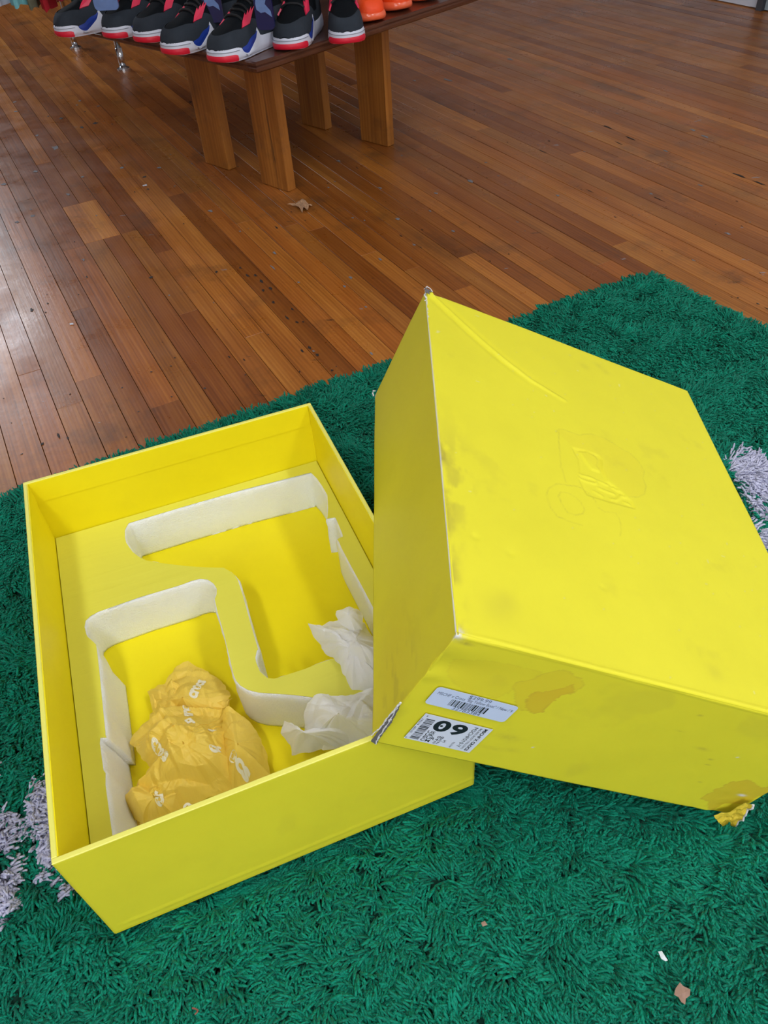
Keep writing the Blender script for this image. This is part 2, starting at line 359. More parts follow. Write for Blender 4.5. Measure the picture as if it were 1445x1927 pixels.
burn = [(284,522,.012,1.3),(272,333,.016,1.6),(279,356,.012,1.7),(154,240,.018,1.6),(180,232,.030,1.5),(91,219,.014,1.3),(116,223,.024,1.2),(358,192,.016,2.2),(452,504,.007,3),(466,519,.010,2.4),(481,519,.010,2),(492,530,.009,3),(495,547,.009,2),(509,543,.009,2.4),(514,569,.009,2),(550,582,.006,2.4),(540,598,.006,4),(559,607,.008,2),(570,606,.007,1.6),(583,655,.010,2.2),(597,668,.010,2),(568,660,.006,3),(625,697,.008,1.3),(60,584,.010,2.5),(90,571,.006,2),(86,588,.006,1.6),(110,820,.006,5),(80,835,.007,2),(128,825,.005,3),(132,742,.005,1.6),(520,428,.007,4),(407,512,.009,1.6),(1110,360,.006,9),(1165,270,.007,8),(1240,375,.006,9),(1390,330,.014,5),(1430,345,.012,5),(1145,240,.010,9),(1185,260,.010,7),(1020,285,.008,6),(1205,800,.001,1),(140,455,.005,3),(160,210,.008,2),(205,405,.008,2)]
burn += [(r_.uniform(0, 1445), r_.uniform(90, 720), r_.uniform(.0025, .006), r_.uniform(1.2, 4)) for _ in range(80)]
marks('dark_spots', burn, simple('dark_spot', (.022, .014, .010), .6), .0006, 5, 'dark burns and scuffs in the boards')
nails = [(285,700,.0075,1),(322,689,.0075,1),(230,730,.0055,1.1),(261,775,.0055,1),(386,731,.0065,1.4),(323,747,.006,1.2),(41,855,.006,1),(7,750,.005,1),(22,796,.004,1.1),(462,706,.006,1.1),(237,823,.004,1.1),(633,690,.005,1),(505,630,.006,1.1),(1190,405,.006,1)]
marks('nail_heads', nails, simple('old_nail', (.045, .04, .04), .5), .0008, 8, 'old dark nail heads')

# ------------------------------------------------------------------ green shag rug
RA = math.radians(24.3); r1 = np.array([math.cos(RA), math.sin(RA), 0]); r2 = np.array([r1[1], -r1[0], 0])   # r1 to the right along the back edge, r2 towards the viewer
rc = U((1225, 508), .03); rc[2] = 0
d_right = math.radians(-61.4); r2 = np.array([math.cos(d_right), math.sin(d_right), 0])
def rugp(s, t, z=0): return rc - r1*s + r2*t + np.array([0, 0, z])
RS, RT = 2.15, 2.15
def rug_st(x, y):
    A = np.array([[-r1[0], r2[0]], [-r1[1], r2[1]]]); q = np.linalg.inv(A)@np.array([x-rc[0], y-rc[1]]); return q
M_YARN, nt, b = new_mat('green_yarn'); L = nt.links
def yarn_mat(name, c0, c1):
    m, nt, b = new_mat(name); L = nt.links
    uv = N(nt, 'ShaderNodeUVMap', uv_map='UVMap'); sx = N(nt, 'ShaderNodeSeparateXYZ'); L.new(uv.outputs[0], sx.inputs[0])
    oi = N(nt, 'ShaderNodeObjectInfo')
    mx = N(nt, 'ShaderNodeMix', data_type='RGBA'); mx.inputs[6].default_value = (*c0, 1); mx.inputs[7].default_value = (*c1, 1)
    ge = N(nt, 'ShaderNodeNewGeometry'); no = N(nt, 'ShaderNodeTexNoise', i_Scale=14.0, i_Detail=2.0); L.new(ge.outputs['Position'], no.inputs['Vector'])
    ad = N(nt, 'ShaderNodeMath', operation='ADD'); L.new(oi.outputs['Random'], ad.inputs[0]); L.new(no.outputs['Fac'], ad.inputs[1])
    hf = N(nt, 'ShaderNodeMath', operation='MULTIPLY', i_1=.5); L.new(ad.outputs[0], hf.inputs[0]); L.new(hf.outputs[0], mx.inputs[0])
    L.new(mx.outputs[2], b.inputs['Base Color']); b.inputs['Roughness'].default_value = .65; b.inputs['Sheen Weight'].default_value = .08; b.inputs['Sheen Roughness'].default_value = .4
    b.inputs['Specular IOR Level'].default_value = .2
    # twist of the two plies
    a = N(nt, 'ShaderNodeMath', operation='MULTIPLY_ADD', i_1=42.0); L.new(sx.outputs[1], a.inputs[0])
    bb = N(nt, 'ShaderNodeMath', operation='MULTIPLY', i_1=12.566); L.new(sx.outputs[0], bb.inputs[0]); L.new(bb.outputs[0], a.inputs[2])
    si = N(nt, 'ShaderNodeMath', operation='SINE'); L.new(a.outputs[0], si.inputs[0])
    bu = N(nt, 'ShaderNodeBump', i_Strength=.5, i_Distance=.0006); L.new(si.outputs[0], bu.inputs['Height']); L.new(bu.outputs['Normal'], b.inputs['Normal'])
    return m
M_YARN = yarn_mat('green_yarn', (.0, .125, .074), (.0, .300, .185))
M_YARNG = yarn_mat('grey_yarn', (.44, .44, .58), (.70, .70, .88))
M_BACKING = simple('rug_backing', (.0, .04, .024), .95)
def tuft_mesh(name, seed, mat):
    r = random.Random(seed); V = []; Fc = []; UV = []; ns, nr = 5, 5
    for q in range(12):
        ang = r.gauss(0, .42); ln = r.uniform(.019, .033); lean = r.uniform(.7, 1.35); rad = r.uniform(.0011, .0018)
        p = np.array([r.uniform(-.006, .006), r.uniform(-.008, .008), 0.]); el = math.pi/2-.1; bx = r.uniform(-.25, .25)
        pts = [p.copy()]
        for k in range(ns):
            el -= lean/ns*1.25; el = max(el, r.uniform(-.15, .15)); ang += bx/ns
            d = np.array([math.cos(el)*math.cos(ang), math.cos(el)*math.sin(ang), math.sin(el)])
            p = p+d*ln/ns; p[2] = max(p[2], .003); pts.append(p.copy())
        base = len(V); tw = r.random()
        for k, p in enumerate(pts):
            t = pts[min(k+1, ns)]-pts[max(k-1, 0)]; t /= np.linalg.norm(t)+1e-9; a = np.cross(t, [0, 0, 1.]); a /= np.linalg.norm(a)+1e-9; bb = np.cross(a, t)
            rr = rad*(1.0, 1.0, 1.05, 1.1, 1.12, .85)[k]
            for j in range(nr):
                w = 2*math.pi*j/nr; V.append(tuple(p+rr*(math.cos(w)*a+math.sin(w)*bb)))
        for k in range(ns):
            for j in range(nr):
                l = (j+1) % nr; Fc.append((base+k*nr+j, base+k*nr+l, base+(k+1)*nr+l, base+(k+1)*nr+j))
                UV += [(j/nr+tw, k/ns), ((j+1)/nr+tw, k/ns), ((j+1)/nr+tw, (k+1)/ns), (j/nr+tw, (k+1)/ns)]
        Fc.append(tuple(base+ns*nr+j for j in range(nr))); UV += [(tw, 1)]*nr
    me = bpy.data.meshes.new(name); me.from_pydata(V, [], Fc); me.update(); me.shade_smooth()
    ul = me.uv_layers.new(name='UVMap'); ul.data.foreach_set('uv', [c for uv in UV for c in uv]); me.materials.append(mat); return me
def pile_object(name, parent, P, rz, sc_, tilt, mat, seed):
    """tufts set on points: the points carry turn and size, geometry nodes put a tuft on each"""
    me = bpy.data.meshes.new(name); me.from_pydata([tuple(p) for p in P], [], []); me.update()
    at = me.attributes.new('turn', 'FLOAT_VECTOR', 'POINT'); at.data.foreach_set('vector', np.stack([tilt[:, 0], tilt[:, 1], rz], 1).ravel())
    at = me.attributes.new('size', 'FLOAT_VECTOR', 'POINT'); at.data.foreach_set('vector', sc_.ravel())
    at = me.attributes.new('which', 'INT', 'POINT'); at.data.foreach_set('value', rng.integers(0, 6, len(P)).astype(np.int32))
    o = bpy.data.objects.new(name, me); COL.objects.link(o); o.parent = parent; o['kind'] = 'stuff'
    ng = bpy.data.node_groups.new(name, 'GeometryNodeTree'); ng.interface.new_socket('Geometry', in_out='INPUT', socket_type='NodeSocketGeometry'); ng.interface.new_socket('Geometry', in_out='OUTPUT', socket_type='NodeSocketGeometry')
    gi = ng.nodes.new('NodeGroupInput'); go = ng.nodes.new('NodeGroupOutput'); jn = ng.nodes.new('GeometryNodeGeometryToInstance')
    for v in reversed(range(6)):
        so = bpy.data.objects.new('yarn_tuft', tuft_mesh('yarn_tuft', seed+v, mat))       # source only, not part of the scene
        ob = ng.nodes.new('GeometryNodeObjectInfo'); ob.inputs['Object'].default_value = so; ob.inputs['As Instance'].default_value = True
        ng.links.new(ob.outputs['Geometry'], jn.inputs[0])
    ip = ng.nodes.new('GeometryNodeInstanceOnPoints'); ip.inputs['Pick Instance'].default_value = True
    def att(nm, ty):
        n = ng.nodes.new('GeometryNodeInputNamedAttribute'); n.data_type = ty; n.inputs['Name'].default_value = nm; return [s for s in n.outputs if s.enabled and s.name == 'Attribute'][0]
    ng.links.new(gi.outputs[0], ip.inputs['Points']); ng.links.new(jn.outputs[0], ip.inputs['Instance'])
    ng.links.new(att('which', 'INT'), ip.inputs['Instance Index'])
    er = ng.nodes.new('FunctionNodeEulerToRotation'); ng.links.new(att('turn', 'FLOAT_VECTOR'), er.inputs[0]); ng.links.new(er.outputs[0], ip.inputs['Rotation'])
    ng.links.new(att('size', 'FLOAT_VECTOR'), ip.inputs['Scale'])
    ng.links.new(ip.outputs[0], go.inputs[0])
    md = o.modifiers.new('pile', 'NODES'); md.node_group = ng
    me.materials.append(mat); return o
RUG = empty('shag_rug', 'green long pile shag rug with grey flecks lying on the wood floor under the boxes', 'rug', loc=(float(rc[0]), float(rc[1]), 0))
m = MB(); o3 = np.array([rc[0], rc[1], 0])
P = [rugp(s, t, z)-o3 for z in (.0012, .006) for s, t in ((0.012, .012), (RS, .012), (RS, RT), (0.012, RT))]
m.add(P, [(0,1,2,3),(7,6,5,4),(4,5,1,0),(5,6,2,1),(6,7,3,2),(7,4,0,3)]); m.build('backing', M_BACKING, RUG)

# box frames (needed to press the pile down under them)
BYAW = 0.3163726900714996; BO = np.array([-0.37103235900352177, 0.34020707437497394, .03]); BW, BL, BH = .48489, .64938, .21487
bu_ = np.array([math.cos(BYAW), math.sin(BYAW), 0]); bv_ = np.array([-bu_[1], bu_[0], 0])
def base_xy(X, Y): dx, dy = X-BO[0], Y-BO[1]; return dx*bu_[0]+dy*bu_[1], dx*bv_[0]+dy*bv_[1]
LO = np.array([-0.03561, 0.44669, .2452]); LYAW, LT, LW, LL, LH = -0.05487, 0.4533, .5023, .66737, .21493
lv_ = np.array([-math.sin(LYAW), math.cos(LYAW), 0]); la_ = np.array([math.cos(LYAW), math.sin(LYAW), 0])
lu_ = math.cos(LT)*la_-math.sin(LT)*np.array([0, 0, 1.]); lw_ = np.cross(lu_, lv_)

def make_pile():
    sp = .0098; ns, nt_ = int(RS/sp), int(RT/sp)
    s, t = np.meshgrid((np.arange(ns)+.5)*sp, (np.arange(nt_)+.5)*sp); s = s.ravel()+rng.uniform(-.45, .45, s.size)*sp; t = t.ravel()+rng.uniform(-.45, .45, t.size)*sp
    s = np.clip(s, .004, None); t = np.clip(t, .004, None)
    P = rc[None]-r1[None]*s[:, None]+r2[None]*t[:, None]; P[:, 2] = .004
    X, Y = P[:, 0], P[:, 1]
    n = len(P)
    # lean direction swirls over the rug; more towards the viewer on the whole
    rz = -1.45+3.6*(fbm(X*9+3, Y*9+7, 3)-.44)*2.0+2.0*(vnoise(X*28, Y*28)-.5)*2.4+rng.normal(0, .5, n)
    edge = np.minimum(s, t)
    # along the hems the pile leans outward
    ang_back = math.atan2(-r2[1], -r2[0]); ang_right = math.atan2(r1[1], r1[0])
    rz = np.where((t < .02), ang_back+rng.normal(0, .6, n), rz); rz = np.where((s < .02), ang_right+rng.normal(0, .6, n), rz)
    size = np.stack([rng.uniform(.85, 1.2, n)]*2+[rng.uniform(.8, 1.15, n)], 1)
    zz = .62+.85*fbm(X*22, Y*22, 2); size[:, 2] *= zz
    tilt = rng.normal(0, .14, (n, 2))
    bx_, by_ = base_xy(X, Y)
    ins = (bx_ > -.012) & (bx_ < BW+.012) & (by_ > -.012) & (by_ < BL+.012)
    deep = (bx_ > .02) & (bx_ < BW-.02) & (by_ > .02) & (by_ < BL-.02)
    size[ins, 2] *= .5; tilt[ins] *= .3
    # under the low right side of the lid
    far = LO+lu_*LW; dist = (X-far[0])*la_[0]+(Y-far[1])*la_[1]; al = (X-far[0])*lv_[0]+(Y-far[1])*lv_[1]
    low = (np.abs(dist) < .035) & (al > -.02) & (al < LL+.02); size[low, 2] *= .45
    keep = ~deep; P, rz, size, tilt, X, Y = P[keep], rz[keep], size[keep], tilt[keep], X[keep], Y[keep]
    g = np.zeros(len(P), bool)
    for poly in [[(38,1462),(70,1455),(112,1470),(130,1600),(90,1600),(60,1560),(32,1545),(40,1500)], [(55,1590),(100,1590),(125,1650),(60,1625)],
                 [(45,1622),(80,1608),(100,1625),(60,1650)], [(-60,1610),(10,1635),(32,1655),(28,1690),(0,1720),(-60,1730)], [(-60,1520),(4,1530),(14,1560),(-4,1600),(-60,1580)],
                 [(80,1640),(110,1640),(130,1668),(120,1690),(90,1680)], [(-70,1440),(-30,1450),(-40,1510),(-80,1500)],
                 [(1368,852),(1400,838),(1445,852),(1540,900),(1520,950),(1445,935),(1415,915),(1385,885)], [(1405,925),(1445,945),(1520,970),(1500,1000),(1430,950)],
                 [(1406,962),(1425,985),(1445,1000),(1500,1040),(1440,1030),(1415,1000)], [(1560,930),(1620,960),(1600,1010),(1550,980)]]:
        q = [tuple(U(p, .032)[:2]) for p in poly]; wx = .012*(vnoise(X*60, Y*60)-.5); g |= inside(X+wx, Y+wx, q)
    pile_object('pile', RUG, (P-np.array([rc[0], rc[1], 0]))[~g], rz[~g], size[~g], tilt[~g], M_YARN, 100)
    o = pile_object('grey_fleck_pile', RUG, (P-np.array([rc[0], rc[1], 0]))[g], rz[g], size[g]*np.array([1.05, 1.05, 1.25]), tilt[g], M_YARNG, 200)
    o['label'] = 'pale grey tufts in the green pile'
make_pile()

# ------------------------------------------------------------------ open box base
def frame(o, x, y, z): return Matrix(((x[0], y[0], z[0], o[0]), (x[1], y[1], z[1], o[1]), (x[2], y[2], z[2], o[2]), (0, 0, 0, 1)))
BM_ = frame(BO, bu_, bv_, np.array([0, 0, 1.]))
def sheet(name, w, h, mapf, t, mat, parent, hf=None, stain=None, step=.004, rim=None):
    """a board w by h: outer face as a fine grid (height function hf), plain inner face t behind it, closed rim"""
    nx, ny = max(2, int(w/step)), max(2, int(h/step)); xs = np.linspace(0, w, nx+1); ys = np.linspace(0, h, ny+1)
    X, Y = np.meshgrid(xs, ys); Z = hf(X, Y) if hf else np.zeros_like(X)
    V = [mapf(x, y, z) for x, y, z in zip(X.ravel(), Y.ravel(), Z.ravel())]; s = nx+1; n0 = len(V)
    I = np.arange(nx)[None, :]+np.arange(ny)[:, None]*s; I = I.ravel()
    Fc = [(i, i+1, i+s+1, i+s) for i in I]
    loop = list(range(0, nx+1))+[nx+j*s for j in range(1, ny+1)]+[ny*s+i for i in range(nx-1, -1, -1)]+[j*s for j in range(ny-1, 0, -1)]
    V += [mapf(X.ravel()[i], Y.ravel()[i], -t) for i in loop]; k = len(loop)
    for a in range(k):
        b = (a+1) % k; Fc.append((loop[b], loop[a], n0+a, n0+b))
    Fc.append(tuple(n0+a for a in range(k-1, -1, -1)))
    o = link_mesh(name, V, Fc, [mat, rim or mat], parent)
    me = o.data; nf = len(I); sm = np.zeros(len(me.polygons), bool); sm[:nf] = True; me.polygons.foreach_set('use_smooth', sm)
    if rim: mi = np.zeros(len(me.polygons), np.int32); mi[nf:-1] = 1; me.polygons.foreach_set('material_index', mi)
    if stain is not None:
        R_, G_, B_ = stain(X, Y); C_ = np.zeros((len(V), 4), np.float32); C_[:, 3] = 1
        for c, a in enumerate((R_, G_, B_)): C_[:n0, c] = np.clip(a, 0, 1).ravel()
        at = me.attributes.new('stain', 'FLOAT_COLOR', 'POINT'); at.data.foreach_set('color', C_.ravel())
    # outward faces
    return o
BOX = empty('open_shoe_box', 'open empty bright yellow cardboard box with foam inside, left of the tilted lid', 'box', M=BM_)
T = .0055
def panel(name, x0, x1, y0, y1, z0, z1, parent, mat, ch=.0008):
    m = MB(); m.box(x0, x1, y0, y1, z0, z1, ch); return m.build(name, mat, parent)
panel('bottom_panel', .0008, BW-.0008, .0008, BL-.0008, 0.0, .006, BOX, M_CARDIN, .0006)
def wallgrid_front(x, y, z): return (x, -z, y)
def hf_base(X, Y): return .0006*(fbm(X*9, Y*9, 3)-.5)*2+.0009*np.exp(-((Y-.0195-.004*X)/.0028)**2)*sstep(0, .03, X)-.0014*(1-sstep(0, .004, Y))
def st_base(X, Y):
    r = .07*sstep(.57, .72, fbm(X*30+4, Y*22+9, 4))*np.exp(-(((X-.23)/.12)**2+((Y-.10)/.03)**2))
    return r, 0*X, .0*X
fp = sheet('side_panel', BW, BH-.001, wallgrid_front, T-.0004, M_CARD, BOX, hf_base, st_base, .0035); fp['label'] = 'near side panel facing the viewer'
panel('side_panel', .0, BW, BL-T, BL, 0, BH-.001, BOX, M_CARDIN)
panel('side_panel', 0, T, T+.0004, BL-T-.0004, .0062, BH-.001, BOX, M_CARDIN)
panel('side_panel', BW-T, BW, T+.0004, BL-T-.0004, .0062, BH-.001, BOX, M_CARDIN)
# turned-in paper edge: a lip band along each inner wall and a pale rim strip on top
for (x0, x1, y0, y1) in [(T+.0012, BW-T-.0012, BL-T-.0014, BL-T), (T, T+.0014, T+.001, BL-T-.001), (BW-T-.0008, BW-T, T+.001, BL-T-.001), (T+.0012, BW-T-.0012, T-.0004, T+.0006)]:
    panel('turned_edge', x0, x1, y0, y1, BH-.042, BH-.0012, BOX, M_CARDIN, .0001)
rim = MB(); rim.box(-.0004, BW+.0004, -.0006, T+.0002, BH-.0022, BH+.0002, .0009); rim.box(-.0004, BW+.0004, BL-T, BL+.0004, BH-.0022, BH+.0002, .0009)
rim.box(-.0004, T, T+.0004, BL-T-.0002, BH-.0022, BH+.0001, .0009); rim.box(BW-T, BW+.0004, T+.0004, BL-T-.0002, BH-.0022, BH+.0001, .0009)
rim.build('rim', M_RIM, BOX)['label'] = 'pale top edge'

# ------------------------------------------------------------------ foam insert with two boot shaped pockets
ZT = .12; ZP = .0405
def bl(p, z): q = U(p, z); x, y = base_xy(q[0], q[1]); return (x, y)
pA = [(242.8,982.6),(300,966),(350,951.5),(460,922),(520,907),(583.5,890.5),(594,901),(603,914),(613.4,932),(614.7,955),(613.4,977.4),(629,975),(643,1008.6),(632.3,1013.7),(640,1032),(661,1072),(680,1107),(699,1143.5),(716,1178),(722,1205),(716,1222),(700,1228),(680,1230),(650,1233),(616.7,1239.6),(595,1247),(574,1256),(539.5,1267),(517,1274.5),(504.6,1273),(492,1262),(484.7,1244.6),(483.5,1237),(486,1224.6),(488.6,1221),(477.2,1182.3),(459.8,1120),(450,1090),(443.4,1080),(436,1074),(427.8,1069.5),(422.7,1066.4),(389,1065.6),(350,1063),(307.6,1057.9),(276.5,1052.7),(263.5,1046),(252,1037),(245.4,1028),(240,1020),(237.6,1010),(237.6,996.9)]
pB = [(163.6,1168),(171.4,1160.3),(185.7,1152.6),(263.5,1125.3),(341.4,1102),(362,1094),(376,1090.8),(389,1092.4),(399.3,1099.4),(405,1108.5),(404.5,1118.8),(401,1127),(402.5,1135),(405.8,1150),(418.8,1194.5),(436.1,1269.5),(441,1282),(449.8,1292),(464.8,1300.6),(484.7,1305.6),(519.6,1308),(554.5,1310.6),(584.4,1314.3),(620,1322),(660,1335),(690,1352),(705,1375),(700,1400),(670,1425),(560,1470),(400,1532),(250,1590),(205,1606),(196,1596),(194.3,1584.4),(189,1554.9),(189,1523.7),(192.8,1502),(199,1477),(202,1453),(187.2,1450.5),(186.5,1391.4),(202.1,1389.8),(201.5,1375),(197.4,1336.9),(191.2,1274.6),(186.5,1231),(183.4,1211),(175.3,1203),(168,1197),(165,1191.5),(162,1178.5)]
def to_poly(px, lim=True):
    q = [bl(p, ZT+.0) for p in px]; return [(min(max(a, T+.03), BW-T-.012), min(max(b, T+.03), BL-T-.02)) for a, b in q]
hA, hB = to_poly(pA), to_poly(pB)
def area2(p): return sum(p[i][0]*p[(i+1) % len(p)][1]-p[(i+1) % len(p)][0]*p[i][1] for i in range(len(p)))
if area2(hA) > 0: hA = hA[::-1]
if area2(hB) > 0: hB = hB[::-1]
def refine(p, step=.006):
    out = []
    for i in range(len(p)):
        a, b = np.array(p[i]), np.array(p[(i+1) % len(p)]); k = max(1, int(np.hypot(*(b-a))/step))
        out += [tuple(a+(b-a)*j/k) for j in range(k)]
    return out
hA, hB = refine(hA), refine(hB)
e_ = T+.0015; outer = refine([(e_, e_), (BW-e_, e_), (BW-e_, BL-e_), (e_, BL-e_)], .03)
FM = frame(BO+np.array([0, 0, .0]), bu_, bv_, np.array([0, 0, 1.]))
FOAM = empty('foam_insert', 'white foam insert with yellow covered top and two boot shaped pockets inside the open box', 'foam insert', M=FM)
def foam_mat():
    m, nt, b = new_mat('white_foam'); L = nt.links
    b.inputs['Base Color'].default_value = (.91, .94, 1.0, 1); b.inputs['Roughness'].default_value = .38
    b.inputs['Subsurface Weight'].default_value = .35; b.inputs['Subsurface Radius'].default_value = (.012, .011, .010); b.inputs['Subsurface Scale'].default_value = 1.0
    tc = N(nt, 'ShaderNodeTexCoord'); vo = N(nt, 'ShaderNodeTexVoronoi', i_Scale=420.0); L.new(tc.outputs['Object'], vo.inputs['Vector'])
    bu = N(nt, 'ShaderNodeBump', i_Strength=.55, i_Distance=.0012); L.new(vo.outputs['Distance'], bu.inputs['Height'])
    mp = N(nt, 'ShaderNodeMapping'); mp.inputs['Scale'].default_value = (1, 1, 260); L.new(tc.outputs['Object'], mp.inputs['Vector'])
    no = N(nt, 'ShaderNodeTexNoise', i_Scale=2.0, i_Detail=2.0); L.new(mp.outputs[0], no.inputs['Vector'])
    b2 = N(nt, 'ShaderNodeBump', i_Strength=.25, i_Distance=.0015); L.new(no.outputs['Fac'], b2.inputs['Height']); L.new(bu.outputs['Normal'], b2.inputs['Normal']); L.new(b2.outputs['Normal'], b.inputs['Normal'])
    return m
M_FOAM = foam_mat()
def foam_cover_mat():
    m, nt, b = new_mat('foam_cover'); L = nt.links; b.inputs['Roughness'].default_value = .5
    b.inputs['Base Color'].default_value = (.80, .77, .09, 1)
    tc = N(nt, 'ShaderNodeTexCoord'); mp = N(nt, 'ShaderNodeMapping'); mp.inputs['Rotation'].default_value = (0, 0, .45); mp.inputs['Scale'].default_value = (6, 34, 1); L.new(tc.outputs['Object'], mp.inputs['Vector'])
    no = N(nt, 'ShaderNodeTexNoise', i_Scale=1.0, i_Detail=3.0, i_Distortion=.8); L.new(mp.outputs[0], no.inputs['Vector'])
    bu = N(nt, 'ShaderNodeBump', i_Strength=.35, i_Distance=.004); L.new(no.outputs['Fac'], bu.inputs['Height'])
    n2 = N(nt, 'ShaderNodeTexNoise', i_Scale=22.0, i_Detail=3.0); L.new(tc.outputs['Object'], n2.inputs['Vector'])
    b2 = N(nt, 'ShaderNodeBump', i_Strength=.2, i_Distance=.002); L.new(n2.outputs['Fac'], b2.inputs['Height']); L.new(bu.outputs['Normal'], b2.inputs['Normal']); L.new(b2.outputs['Normal'], b.inputs['Normal'])
    return m
M_COVER = foam_cover_mat()
def holed(name, z0, z1, mat, parent, grow=0.0, top=True, topmat=None, belly=0.0):
    def off(p, d):
        q = []; n = len(p); P = np.array(p)
        for i in range(n):
            t = P[(i+1) % n]-P[i-1]; t /= np.hypot(*t)+1e-12; q.append((P[i][0]+t[1]*d, P[i][1]-t[0]*d))
        return q
    loops = [outer, off(hA, grow), off(hB, grow)]
    V = []; Fc = []
    lv = [z0, z1] if belly == 0 else [z0, z0+.004, .5*(z0+z1), z1-.016, z1-.006, z1-.0015, z1]
    prof = [0, 0] if belly == 0 else [.0, .0, -.0, .0, .0, .0012, .003]
    for li, lp in enumerate(loops):
        base = len(V); n = len(lp)
        for k, z in enumerate(lv):
            q = lp if (li == 0 or prof[k] == 0) else off(lp, -prof[k])
            if li and belly and k > 1: q = [(a+.0014*(vnoise(a*70+z*90, b*70)-.5)*2, b+.0014*(vnoise(a*70+9, b*70+z*90)-.5)*2) for a, b in q]
            if li == 2 and belly: q = [(a+.014*(1-(z-z0)/(z1-z0))*(a < .13)*(b < .36), b) for a, b in q]
            V += [(x, y, z) for x, y in q]
        for k in range(len(lv)-1):
            for i in range(n):
                j = (i+1) % n; Fc.append((base+k*n+i, base+k*n+j, base+(k+1)*n+j, base+(k+1)*n+i))
    nw = len(Fc)
    tri = tessellate_polygon([[Vector((x, y, 0)) for x, y in l] for l in loops])
    idx = []; b0 = 0
    for l in loops:
        idx += [b0+(len(lv)-1)*len(l)+i for i in range(len(l))]; b0 += len(lv)*len(l)
    idb = []; b0 = 0
    for l in loops:
        idb += [b0+i for i in range(len(l))]; b0 += len(lv)*len(l)
    flat = [q for l in loops for q in l]
    for a, b, c in tri:
        ar = (flat[b][0]-flat[a][0])*(flat[c][1]-flat[a][1])-(flat[b][1]-flat[a][1])*(flat[c][0]-flat[a][0])
        if ar < 0: a, c = c, a
        Fc.append((idx[a], idx[b], idx[c])); Fc.append((idb[c], idb[b], idb[a]))
    o = link_mesh(name, V, Fc, mat, parent); sm = np.zeros(len(Fc), bool); sm[:nw] = belly != 0; o.data.polygons.foreach_set('use_smooth', sm); return o
# outline loops as drawn are the edges of the yellow sheet
holed('foam_block', .0062, ZT-.0310, M_FOAM, FOAM, belly=1)
holed('cover_sheet', ZT-.0309, ZT-.0300, M_COVER, FOAM, grow=-.0025)['label'] = 'thin creased yellow sheet glued on top'

# ------------------------------------------------------------------ crumpled tissue papers
def tissue_mat(name, col, trans, rough=.5):
    m, nt, b = new_mat(name); L = nt.links; b.inputs['Base Color'].default_value = (*col, 1); b.inputs['Roughness'].default_value = rough
    b.inputs['Specular IOR Level'].default_value = .4
    tr = N(nt, 'ShaderNodeBsdfTranslucent'); tr.inputs[0].default_value = (*[min(1, c*1.05) for c in col], 1)
    ms = N(nt, 'ShaderNodeMixShader'); ms.inputs[0].default_value = trans
    tp = N(nt, 'ShaderNodeBsdfTransparent'); m2 = N(nt, 'ShaderNodeMixShader'); m2.inputs[0].default_value = .06
    L.new(b.outputs[0], ms.inputs[1]); L.new(tr.outputs[0], ms.inputs[2]); L.new(ms.outputs[0], m2.inputs[1]); L.new(tp.outputs[0], m2.inputs[2])
    L.new(m2.outputs[0], nt.nodes['Material Output'].inputs[0])
    tc = N(nt, 'ShaderNodeTexCoord'); no = N(nt, 'ShaderNodeTexVoronoi', feature='DISTANCE_TO_EDGE', i_Scale=42.0)
    n1 = N(nt, 'ShaderNodeTexNoise', i_Scale=25.0, i_Detail=2.0); L.new(tc.outputs['Object'], n1.inputs['Vector'])
    av = N(nt, 'ShaderNodeMix', data_type='VECTOR'); av.inputs[0].default_value = .06; L.new(tc.outputs['Object'], av.inputs[4]); L.new(n1.outputs['Color'], av.inputs[5]); L.new(av.outputs[1], no.inputs['Vector'])
    bu = N(nt, 'ShaderNodeBump', i_Strength=.35, i_Distance=.003); L.new(no.outputs['Distance'], bu.inputs['Height']); L.new(bu.outputs['Normal'], b.inputs['Normal'])
    return m
M_YTIS = tissue_mat('yellow_tissue', (1.0, .745, .13), .16)
M_WTIS = tissue_mat('white_tissue', (.98, .98, 1.0), .24)
M_PRINT = simple('white_print', (.92, .88, .72), .6)
def facet(x, y):                       # flat triangles with sharp creases between them
    xi = np.floor(x).astype(int); yi = np.floor(y).astype(int); fx = x-xi; fy = y-yi
    g = lambda a, b: _T[a % 256, b % 256]
    h00, h10, h01, h11 = g(xi, yi), g(xi+1, yi), g(xi, yi+1), g(xi+1, yi+1)
    return np.where(fx > fy, h00+fx*(h10-h00)+fy*(h11-h10), h00+fy*(h01-h00)+fx*(h11-h01))-.5
class Crumple:
    def __init__(s, seed, amp, n=16, size=.2): s.o = seed*3.7; s.a = amp; s.r = seed*.61
    def __call__(s, x, y):
        o = s.o; z = 0
        for k, (fq, am, an) in enumerate(((26, 1.7, .55), (58, .85, .6), (120, .34, .7))):
            c, d = math.cos(s.r+k*1.1), math.sin(s.r+k*1.1); u = x*c-y*d; v = (x*d+y*c)*an
            wu = facet(u*fq*.6+o, v*fq*.6+31+o)*1.5; wv = facet(u*fq*.6+77+o, v*fq*.6+o)*1.5
            z = z+am*s.a*2*facet(u*fq+wu+o+k*13, v*fq+wv+o)
        return z
